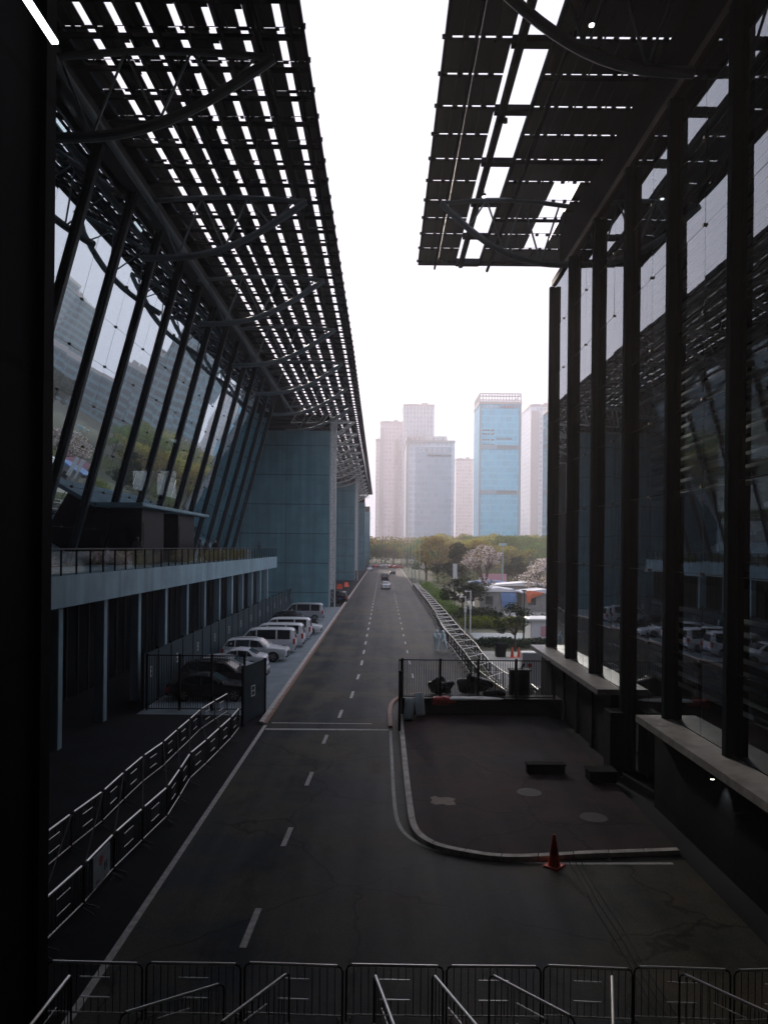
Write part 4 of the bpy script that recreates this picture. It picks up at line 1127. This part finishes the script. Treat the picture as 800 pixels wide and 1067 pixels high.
# far wood as one mass of small crowns
random.seed(31); b = MB()
blobs = []
for _ in range(420):
    y = random.uniform(345, 400); x = random.uniform(-20, 95); blobs.append((x,y,random.uniform(5,11.5),4.5,4.5,3.2))
leaf_cloud(b, blobs, 24000, .35, .8)
tag(b.build('far_wood', M['leaf_olive']), 'hazy far wood in front of the tower blocks', 'wood', kind='stuff')
def hedge(x0,y0,x1,y1,h,m,label,n=5000):
    blobs = []
    for _ in range(60): k = random.uniform(.7,1.1); blobs.append((random.uniform(x0,x1),random.uniform(y0,y1),h*.5*k,.7+h*.25,.7+h*.2,h*.5*k))
    b = MB(); leaf_cloud(b, blobs, n, .06, .14); tag(b.build('hedge', M[m]), label, 'hedge', kind='stuff')
hedge(8.8,78,15,81,1.2,'leaf_hedge','clipped yellow green hedge in front of the white cabins')
hedge(9,84,13,90,1.5,'leaf_dark','dark shrubs behind the yellow green hedge')
hedge(16,137,32,139,2.0,'leaf_hedge','bright green hedge behind the white cabins')
hedge(8.7,63,17,65.3,.7,'leaf_dark','low dark ground cover along the side road')
hedge(8.3,90,10,160,1.4,'leaf_green','green shrubs along the barrier lane',7000)
hedge(12,160,34,185,4.0,'leaf_green','green thicket along the foot of the wood',16000)
hedge(-14,326,16,334,5,'leaf_green','green thicket closing the road end',9000)
hedge(14.5,70,18,80,1.6,'leaf_dark','dark shrubs by the small kiosk')

# ------------------------------------------------------------------ cabins, kiosk, poles
def cabin(x0,y0,x1,y1,h,label, roofm='tentwhite', wall='lightpave'):
    t = thing('site_cabin', label, 'cabin', ((x0+x1)/2,(y0+y1)/2,.01), 0, 'white site cabins and tents')
    w, d = (x1-x0)/2, (y1-y0)/2
    b = MB(); b.box(-w,-d,0,w,d,h); b.build('wall', M['lightpave'] if wall is None else M[wall], t)
    b = MB(); b.prism([(-w-.3,-.0),(w+.3,0),(w+.3,.15),(0,.55),(-w-.3,.15)], -d-.3, d+.3, Matrix.Translation((0,0,h)) @ Matrix.Rotation(R(90),4,'X')); b.build('roof', M[roofm], t)
    k = -w+.8
    while k < w-1.2:
        b = MB(); b.box(k,-d-.02,.9,k+1,-d+.02,2.0); f = b.build('window', M['galvdark'], t)
        b = MB(); b.box(k+.06,-d-.03,.96,k+.94,-d-.021,1.94); b.build('pane', M['carglass'], f); k += 2.4
cabin(13.0,100,18.0,106,2.6,'white site cabin nearest the flowering tree')
cabin(18.6,99,24.0,103,2.5,'white site cabin with blue sheeting next to the flowering tree')
cabin(17,112,26,116,2.8,'long white site cabin in the back row')
cabin(14.2,118,20,122,2.8,'blue roofed site cabin in the back row', 'blue')
cabin(24.4,96,29,100,2.6,'white site cabin at the right, partly behind the glass wall')
b = MB(); pts = []
b.loft([[(18.4,98.4,2.9),(18.4,98.2,2.2),(18.5,98.1,1.4),(18.6,98.2,.6)], [(19.6,98.4,2.95),(19.7,98.1,2.3),(19.6,98.0,1.3),(19.7,98.1,.3)], [(20.4,98.4,2.95),(20.5,98.3,2.5),(20.4,98.1,1.9),(20.6,98.2,1.5)]], False)
tag(b.build('plastic_tarp', M['blue'], T=Matrix.Translation((-2.6,1.6,0))), 'blue tarpaulin hanging from a white cabin', 'tarpaulin')
b = MB(); b.loft([[(22.0,95.5,3.2),(22.0,95.3,2.2),(22.1,95.2,.8)], [(23.0,95.5,3.3),(22.8,95.2,2.0),(22.9,95.1,.5)], [(24.6,95.5,3.1),(23.6,95.3,2.6),(23.2,95.3,1.5)],[(26.5,95.6,3.0),(26.4,95.5,2.8),(26.3,95.5,2.6)]], False)
tag(b.build('plastic_tarp', M['orange'], T=Matrix.Translation((-3.0+22*.45,3.2,.9)) @ Matrix.Diagonal((.55,1,.6,1))), 'orange tarpaulin draped beside the white cabins', 'tarpaulin')
b = MB(); b.box(16.3,124,1.0,20.6,124.1,4.2); b.box(16.4,124.02,0,16.5,124.08,1.0); b.box(20.4,124.02,0,20.5,124.08,1.0)
tag(b.build('display_board', M['pink']), 'pink and blue display board behind the cabins', 'board')
t = thing('small_kiosk', 'small white kiosk at the edge of the right glass wall', 'kiosk', (14.2,66,.01))
b = MB(); b.rbox(-1.3,-1.3,0,1.3,1.3,2.2,.05); b.build('wall', M['tentwhite'], t)
b = MB(); b.rbox(-1.5,-1.5,2.2,1.5,1.5,2.36,.05); b.build('roof', M['white'], t)
b = MB(); b.box(-.4,-1.33,.8,.5,-1.302,1.7); b.build('poster', M['pink'], t)
t = thing('small_kiosk', 'pale cabinet with a red emblem behind the right end of the bar fence', 'cabinet', (9.4,46.5,.01))
b = MB(); b.rbox(-.7,-.4,0,.7,.4,2.0,.05); b.build('wall', M['tentwhite'], t)
b = MB(); b.tube([(-.25,-.41,1.2),(-.25,-.405,1.2)], .13, 16); b.build('emblem', M['red'], t)
# poles
py = [161,185,204,238,271,310]
for i, y in enumerate(py):
    t = thing('tall_pole', ['nearest','second nearest','third nearest','fourth nearest','fifth nearest','farthest'][i] + ' tall slender teal pole in the row on the park side of the road', 'pole', (7.75 + .002*(y-161), y, 0), 0, 'row of tall poles')
    b = MB(); b.tube([(0,0,0),(0,0,10.9)], .11, 8, .06); b.build('shaft', M['poleteal'], t, True)
    b = MB(); b.loft([[(r*math.cos(6.283*k/10), r*math.sin(6.283*k/10), z) for k in range(10)] for r, z in ((.25,0),(.25,.1),(.14,.4))]); b.build('base', M['poleteal'], t)
    b = MB(); b.tube([(0,0,10.9),(0,0,11.05)], .1, 8); b.build('cap', M['poleteal'], t)
for i, (x, y, h) in enumerate(((8.3,75,3.6),(8.75,74.4,4.2))):
    t = thing('camera_pole', ['shorter white camera pole beside the barrier lane','taller plain white pole beside the barrier lane'][i], 'pole', (x,y,0))
    b = MB(); b.tube([(0,0,0),(0,0,h)], .07, 8, .055); b.build('shaft', M['white'], t, True)
    b = MB(); b.rbox(-.12,-.1,h*.55,.12,.1,h*.55+.5,.02)
    b.build('box', M['white'], t)
    b = MB(); b.tube([(0,0,h-.1),(-.4,-.1,h-.05)], .03, 6); b.rbox(-.6,-.18,h-.15,-.35,-.02,h,.02); b.build('camera', M['white'], t)
t = thing('lamp_post', 'thin black lamp post near the bare bush', 'lamp post', (13.1,69,0))
b = MB(); b.tube([(0,0,0),(0,0,4.5)], .08, 8, .05); b.build('shaft', M['black'], t, True)
b = MB(); b.rbox(-.2,-.2,4.5,.2,.2,4.62,.03); b.build('head', M['black'], t)
t = thing('lamp_post', 'teal street light rising behind the flowering tree', 'lamp post', (19.6,122,0))
b = MB(); b.tube([(0,0,0),(0,0,8.9)], .12, 8, .08); b.build('shaft', M['poleteal'], t, True)
b = MB(); b.rbox(-.6,-.3,8.9,.6,.3,9.3,.05); b.build('head', M['poleteal'], t)
t = thing('sign_post', 'narrow white sign post between the dark trees', 'sign', (10.2,106,0))
b = MB(); b.tube([(0,0,0),(0,0,4.2)], .06, 8); b.build('shaft', M['galvdark'], t, True)
b = MB(); b.rbox(-.3,-.05,3.2,.3,.05,6.2,.02); b.build('panel', M['tarp'], t)

# ------------------------------------------------------------------ towers
def facade_mat(name, wall, glass, fw, fh, rough=.25, vfrac=.3, hfrac=.35):
    m, nt, p = new_mat(name); N = nt.nodes.new; L = nt.links.new
    tc = N('ShaderNodeTexCoord'); sp = N('ShaderNodeSeparateXYZ'); L(tc.outputs['Object'], sp.inputs[0])
    ad = N('ShaderNodeMath'); L(sp.outputs['X'], ad.inputs[0]); L(sp.outputs['Y'], ad.inputs[1])
    def band(src, per, fr):
        d = N('ShaderNodeMath'); d.operation = 'DIVIDE'; d.inputs[1].default_value = per; L(src, d.inputs[0])
        f = N('ShaderNodeMath'); f.operation = 'FRACT'; L(d.outputs[0], f.inputs[0])
        g = N('ShaderNodeMath'); g.operation = 'LESS_THAN'; g.inputs[1].default_value = fr; L(f.outputs[0], g.inputs[0]); return g.outputs[0], d.outputs[0]
    a, da = band(ad.outputs[0], fw, vfrac); c, dc = band(sp.outputs['Z'], fh, hfrac)
    mxn = N('ShaderNodeMath'); mxn.operation = 'MAXIMUM'; L(a, mxn.inputs[0]); L(c, mxn.inputs[1])
    fl1 = N('ShaderNodeMath'); fl1.operation = 'FLOOR'; L(da, fl1.inputs[0]); fl2 = N('ShaderNodeMath'); fl2.operation = 'FLOOR'; L(dc, fl2.inputs[0])
    cb = N('ShaderNodeCombineXYZ'); L(fl1.outputs[0], cb.inputs[0]); L(fl2.outputs[0], cb.inputs[1])
    wn = N('ShaderNodeTexWhiteNoise'); L(cb.outputs[0], wn.inputs['Vector'])
    mr = N('ShaderNodeMapRange'); mr.inputs['To Min'].default_value = .86; mr.inputs['To Max'].default_value = 1.1; L(wn.outputs['Value'], mr.inputs['Value'])
    v = N('ShaderNodeVectorMath'); v.operation = 'SCALE'; v.inputs[0].default_value = glass; L(mr.outputs[0], v.inputs['Scale'])
    mx = N('ShaderNodeMix'); mx.data_type = 'RGBA'; L(mxn.outputs[0], mx.inputs[0]); L(v.outputs[0], mx.inputs[6]); mx.inputs[7].default_value = (*wall, 1)
    L(mx.outputs[2], p.inputs['Base Color']); p.inputs['Roughness'].default_value = rough
    return m
F_pink = facade_mat('facade_pink', (.8,.68,.68), (.66,.58,.6), 3.2, 3.4)
F_grey = facade_mat('facade_grey', (.7,.74,.8), (.55,.62,.7), 2.8, 3.6)
F_pale = facade_mat('facade_pale', (.82,.76,.74), (.66,.62,.62), 3.0, 3.4)
F_blue = facade_mat('facade_blue', (.16,.62,.82), (.1,.55,.78), 1.6, 3.7, .2, .18, .22)
F_step = facade_mat('facade_step', (.06,.2,.26), (.015,.07,.1), 6.0, 3.8, .2, .12, .4)
P_frame = mat('tower_frame', (.5,.47,.46), .6)
P_slot = mat('tower_slot', (.06,.1,.13), .4)
def tower(label, x0, x1, y0, y1, h, fm, extras=None):
    t = thing('tower_block', label, 'building', ((x0+x1)/2, y0, 0))
    T = Matrix.Translation((-(x0+x1)/2, -y0, 0))
    b = MB(); b.box(x0,y0,0,x1,y1,h); b.build('wall', fm, t, T=T)
    b = MB(); e = .35
    b.box(x0-e,y0-e,h+.002,x1+e,y0+e,h+1.6); b.box(x0-e,y0+e,h+.002,x0+e,y1,h+1.6); b.box(x1-e,y0+e,h+.002,x1+e,y1,h+1.6)
    b.build('parapet', P_frame, t, T=T)
    for (fa, fb, hh) in ((.15,.45,2.6),(.6,.8,3.6)):
        if h < 150 and fm is not F_blue:
            b = MB(); b.box(x0+(x1-x0)*fa, y0+3, h+.01, x0+(x1-x0)*fb, y0+9, h+hh); b.build('roof_plant', P_frame, t, T=T)
    if extras:
        for nm, bb, m in extras: bb.build(nm, m, t, T=T)
    return t
def px(a, Y): return a*Y/770.0
def zz(bv, Y): return 8.5 - bv*Y/770.0
# A pale pink tower
Y = 640; ex = MB(); ex.box(px(-5,Y), Y-1.2, 0, px(-1,Y), Y-.01, zz(-128,Y)*.97); ex2 = MB(); ex2.box(px(10,Y),Y-1.4,0,px(14,Y),Y-.01,zz(-112,Y))
tower('pale pink tower block at the left of the skyline', px(-5,Y), px(18,Y), Y, Y+40, zz(-129,Y), F_pink, [('pilaster', ex, P_frame), ('pilaster', ex2, P_frame)])
t_ = tower('low shoulder block left of the pale pink tower', px(-9.5,Y), px(-5.2,Y), Y+8, Y+40, zz(-112,Y), F_pale)
Y = 600; ex = MB()
for k in range(9): ex.box(px(19.8,Y)+k*(px(32,Y)/9.)*.98, Y-.6, 0, px(19.8,Y)+k*(px(32,Y)/9.)*.98+.5, Y-.01, zz(-147,Y))
tower('tall grey tower behind the stepped grey tower', px(19,Y), px(51,Y), Y, Y+38, zz(-147,Y), F_grey, [('pilaster', ex, P_frame)])
Y = 470
ex = MB(); ex.box(px(22,Y), Y-1, 0, px(24.5,Y), Y-.01, zz(-115,Y)); sl = MB(); sl.box(px(44,Y), Y-.9, zz(-95,Y), px(69,Y), Y-.5, zz(-96.5,Y)); pn = MB(); pn.box(px(32,Y),Y-.3,zz(0,Y),px(69,Y),Y-.01,zz(-105,Y))
crown_ = MB()
for k in range(8):
    for r in range(3): crown_.box(px(24.5,Y)+k*1.5, Y-.4, zz(-116,Y)-r*3.2, px(24.5,Y)+k*1.5+.35, Y-.01, zz(-116,Y)-r*3.2+3)
gl = MB()
def glyph(b, x, y, z, s, seed, vertical=0):
    r = random.Random(seed)
    for k in range(3): b.box(x, y, z+s*.42*k, x+s*.85, y+.12, z+s*.42*k+s*.1)
    for k in range(r.choice((2,2,3))): xx = x + s*.85*(k/(2.2)); b.box(xx, y-.01, z, xx+s*.1, y+.11, z+s*.94)
x = px(35,Y)
tx = bpy.data.curves.new('tower_sign','FONT'); tx.body = 'CK'; tx.size = 3.6; tx.extrude = .06
me_o = bpy.data.objects.new('tmp', tx); col.objects.link(me_o)
dg = bpy.context.evaluated_depsgraph_get(); sign_me = bpy.data.meshes.new_from_object(me_o.evaluated_get(dg)); bpy.data.objects.remove(me_o)
for k in range(4): glyph(gl, x+6.2+k*3.1, Y-1.15, zz(-99,Y), 2.5, k)
tw = tower('stepped grey blue tower with a pale sign near its top', px(22,Y), px(72.5,Y), Y, Y+34, zz(-109,Y), F_grey,
   [('corner_strip', ex, P_frame), ('facade_slot', sl, P_slot), ('curtain_wall', pn, facade_mat('facade_panel', (.42,.5,.58), (.36,.46,.56), 2.2, 3.6, .3, .15, .25)), ('crown_grid', crown_, P_frame), ('sign', gl, M['white'])])
sign_me.materials.append(M['white']); so = bpy.data.objects.new('sign', sign_me); col.objects.link(so); so.parent = tw
so.location = (x - (px(22,Y)+px(72.5,Y))/2, -1.1, zz(-99,Y)); so.rotation_euler = (R(90),0,0)
tb_ = MB(); tb_.box(px(22,Y), Y+.0, zz(-109,Y)+1.7, px(64.5,Y), Y+30, zz(-116,Y)); tb_.build('upper_storeys', F_pale, tw, T=Matrix.Translation((-(px(22,Y)+px(72.5,Y))/2, -Y, 0)))
sl_ = tw  # keep
Y = 720; tower('small pale tower between the grey tower and the blue tower', px(74,Y), px(92,Y), Y, Y+30, zz(-91,Y), F_pale)
# blue tower
Y = 430; x0, x1 = px(98,Y), px(141.5,Y); top = zz(-150,Y)
fr = MB(); H2 = zz(-161.5,Y)
for k in range(15): xx = x0 + (x1-x0-.5)*k/14.; fr.box(xx, Y, top+.01, xx+.5, Y+.5, H2)
for z in (top+2.2, H2-.55, top+4.4): fr.box(x0, Y-.05, z, x1, Y+.55, z+.55)
for k in range(9): yy = Y+.6+ (25)*k/8.; fr.box(x0, yy, top+.01, x0+.5, yy+.5, H2)
fr.box(x0-.05, Y+.6, H2-.55, x0+.55, Y+26, H2); fr.box(x1-.5,Y+.6,H2-.55,x1,Y+26,H2)
ed = MB(); ed.box(x1-1.1, Y-.5, 0, x1, Y-.01, top); ed.box(x0, Y-.5, 0, x0+.9, Y-.01, top)
bands = MB()
b2 = MB(); bands.box(x0+1, Y-.25, zz(-103,Y), x1-1.2, Y-.02, zz(-103,Y)+2.6); b2.box(x0+1, Y-.25, zz(-56,Y), x1-1.2, Y-.02, zz(-56,Y)+2.6)
wins = []
def win(*a): q = MB(); q.box(*a); wins.append(('window', q, P_slot))
for z in (zz(-103,Y), zz(-56,Y)):
    for k in range(9): win(x0+10.6+k*1.3, Y-.35, z+.3, x0+11.3+k*1.3, Y-.26, z+2.2)
for k in range(7): win(x0+10.2+k*1.3, Y-.2, zz(-113,Y), x0+10.9+k*1.3, Y-.03, zz(-113,Y)+1.1)
for z in (zz(-122,Y), zz(-118,Y), zz(-112,Y), zz(-107,Y)):
    for k in range(3): win(x0+1.8+k*1.5, Y-.2, z, x0+2.9+k*1.5, Y-.03, z+.9)
    win(x0+6.8, Y-.2, z, x0+8.6, Y-.03, z+.9)
s1 = MB(); s2 = MB()
for k in range(5): glyph(s1, x0+2.6+k*1.6, Y-.5, top-2.3, 1.5, 20+k)
for k in range(6): glyph(s2, x0+12.2+k*1.75, Y-.5, top-2.3, 1.6, 40+k)
tower('turquoise blue glass tower with an open frame crown', x0, x1, Y, Y+26, top-.01, F_blue, [('crown_frame', fr, P_frame), ('edge_strip', ed, mat('edge_blue', (.2,.3,.36), .5)), ('service_band', bands, mat('band_blue', (.2,.38,.46), .5)), ('service_band', b2, bpy.data.materials['band_blue'] if 'band_blue' in bpy.data.materials else mat('band_blue', (.2,.38,.46), .5)), ('sign', s1, M['white']), ('sign', s2, M['red'])] + wins)
Y = 640; tower('narrow grey brown tower just right of the blue tower', px(143,Y), px(151.5,Y), Y, Y+30, zz(-139,Y), F_pale)
Y = 560; ex = MB(); ex.box(px(151,Y), Y-3, 0, px(159,Y), Y-.01, zz(-143,Y)); ex2 = MB(); ex2.box(px(168.5,Y),Y-2,0,px(173,Y),Y-.01,zz(-156,Y))
tower('pale grey tower beside the right glass wall', px(151,Y), px(176,Y), Y, Y+34, zz(-148,Y), F_grey, [('white_strip', ex, P_frame), ('edge_strip', ex2, F_pink)])
# offices out of the frame on the right, mirrored in the leaning glass front
for i, (x0, x1, h) in enumerate(((80,90,76),(90.5,97,58),(97.5,104,42),(104.5,114,31),(115,230,20))):
    tower(['tallest','second tallest','middle','fourth tallest','lowest'][i] + ' step of the stepped office block mirrored in the leaning glass front', x0, x1, 335+i*4, 375, h, F_step)
for i, (x0, x1, y0, h) in enumerate(((184,190,420,52),(216,221,450,62))):
    tower(['nearer','farther'][i] + ' slim tower mirrored at the left end of the glass front', x0, x1, y0, y0+26, h, F_step)
for i in range(3):
    cabin(52+i*14, 150+i*14, 64+i*14, 158+i*14, 3.6, ['near','middle','far'][i]+' white marquee mirrored in the glass front')

# ------------------------------------------------------------------ haze
b = MB(); b.box(-900,-60,-1,900,900,190)
hz = b.build('haze', None) if False else None
me = bpy.data.meshes.new('haze'); me.from_pydata(b.v, [], b.f); hz = bpy.data.objects.new('haze', me); col.objects.link(hz)
hm = bpy.data.materials.new('haze'); hm.use_nodes = True; nt = hm.node_tree; nt.nodes.clear()
o = nt.nodes.new('ShaderNodeOutputMaterial'); pv = nt.nodes.new('ShaderNodeVolumePrincipled')
pv.inputs['Color'].default_value = (.97,.91,.94,1); pv.inputs['Density'].default_value = .0007; pv.inputs['Anisotropy'].default_value = .4
nt.links.new(pv.outputs[0], o.inputs['Volume']); me.materials.append(hm)
tag(hz, 'pale haze fading the distant towers', 'haze', kind='stuff')

# ------------------------------------------------------------------ light
SUN_EL, SUN_AZ = R(24), R(-13)      # azimuth from +Y towards +X
w = bpy.data.worlds.new('World'); scn.world = w; w.use_nodes = True
nt = w.node_tree; nt.nodes.clear(); N = nt.nodes.new; L = nt.links.new
out = N('ShaderNodeOutputWorld'); bg = N('ShaderNodeBackground'); bg.inputs['Strength'].default_value = .1
sky = N('ShaderNodeTexSky'); sky.sky_type = 'NISHITA'; sky.sun_disc = False; sky.sun_elevation = SUN_EL; sky.sun_rotation = SUN_AZ
sky.dust_density = 4; sky.air_density = 1; sky.ozone_density = 1
mx = N('ShaderNodeMix'); mx.data_type = 'RGBA'; mx.inputs[0].default_value = .985; mx.inputs[7].default_value = (7.4, 7.3, 8.3, 1)
wtc = N('ShaderNodeTexCoord'); wn = N('ShaderNodeTexNoise'); wn.inputs['Scale'].default_value = 2.2; wn.inputs['Detail'].default_value = 5
wmp = N('ShaderNodeMapping'); wmp.inputs['Scale'].default_value = (1, 1, 2.6); L(wtc.outputs['Generated'], wmp.inputs['Vector']); L(wmp.outputs[0], wn.inputs['Vector'])
wr = N('ShaderNodeValToRGB'); wr.color_ramp.elements[0].position = .3; wr.color_ramp.elements[1].position = .7
wr.color_ramp.elements[0].color = (6.7, 6.8, 8.3, 1); wr.color_ramp.elements[1].color = (7.5, 7.5, 9.0, 1)
L(wn.outputs['Fac'], wr.inputs['Fac']); L(wr.outputs['Color'], mx.inputs[7]); L(sky.outputs[0], mx.inputs[6]); L(mx.outputs[2], bg.inputs['Color']); L(bg.outputs[0], out.inputs['Surface'])
sl = bpy.data.lights.new('sun', 'SUN'); sl.energy = 3.6; sl.angle = R(5); sl.color = (1,.88,.76)
so = bpy.data.objects.new('sun', sl); col.objects.link(so)
d = Vector((math.sin(SUN_AZ)*math.cos(SUN_EL), math.cos(SUN_AZ)*math.cos(SUN_EL), math.sin(SUN_EL)))
so.rotation_euler = d.to_track_quat('Z','Y').to_euler()
so.location = (0,0,60)

# ------------------------------------------------------------------ camera
cd = bpy.data.cameras.new('camera'); cam = bpy.data.objects.new('camera', cd); col.objects.link(cam)
cd.sensor_fit = 'VERTICAL'; cd.sensor_height = 36; cd.lens = 36*770/1067; cd.shift_y = 36.5/1067
cd.clip_start = .05; cd.clip_end = 6000
cam.location = (0,0,8.5)
cam.rotation_euler = (Matrix.Rotation(R(90),4,'X') @ Matrix.Rotation(.010,4,'Z')).to_euler()
scn.camera = cam
scn.render.engine = 'CYCLES'
scn.cycles.use_denoising = True
scn.cycles.max_bounces = 8; scn.cycles.transparent_max_bounces = 12; scn.cycles.volume_bounces = 1
scn.cycles.diffuse_bounces = 3; scn.cycles.glossy_bounces = 3
vs = scn.view_settings; vs.view_transform = 'Standard'; vs.look = 'None'; vs.exposure = .4; vs.gamma = 1; vs.use_curve_mapping = False
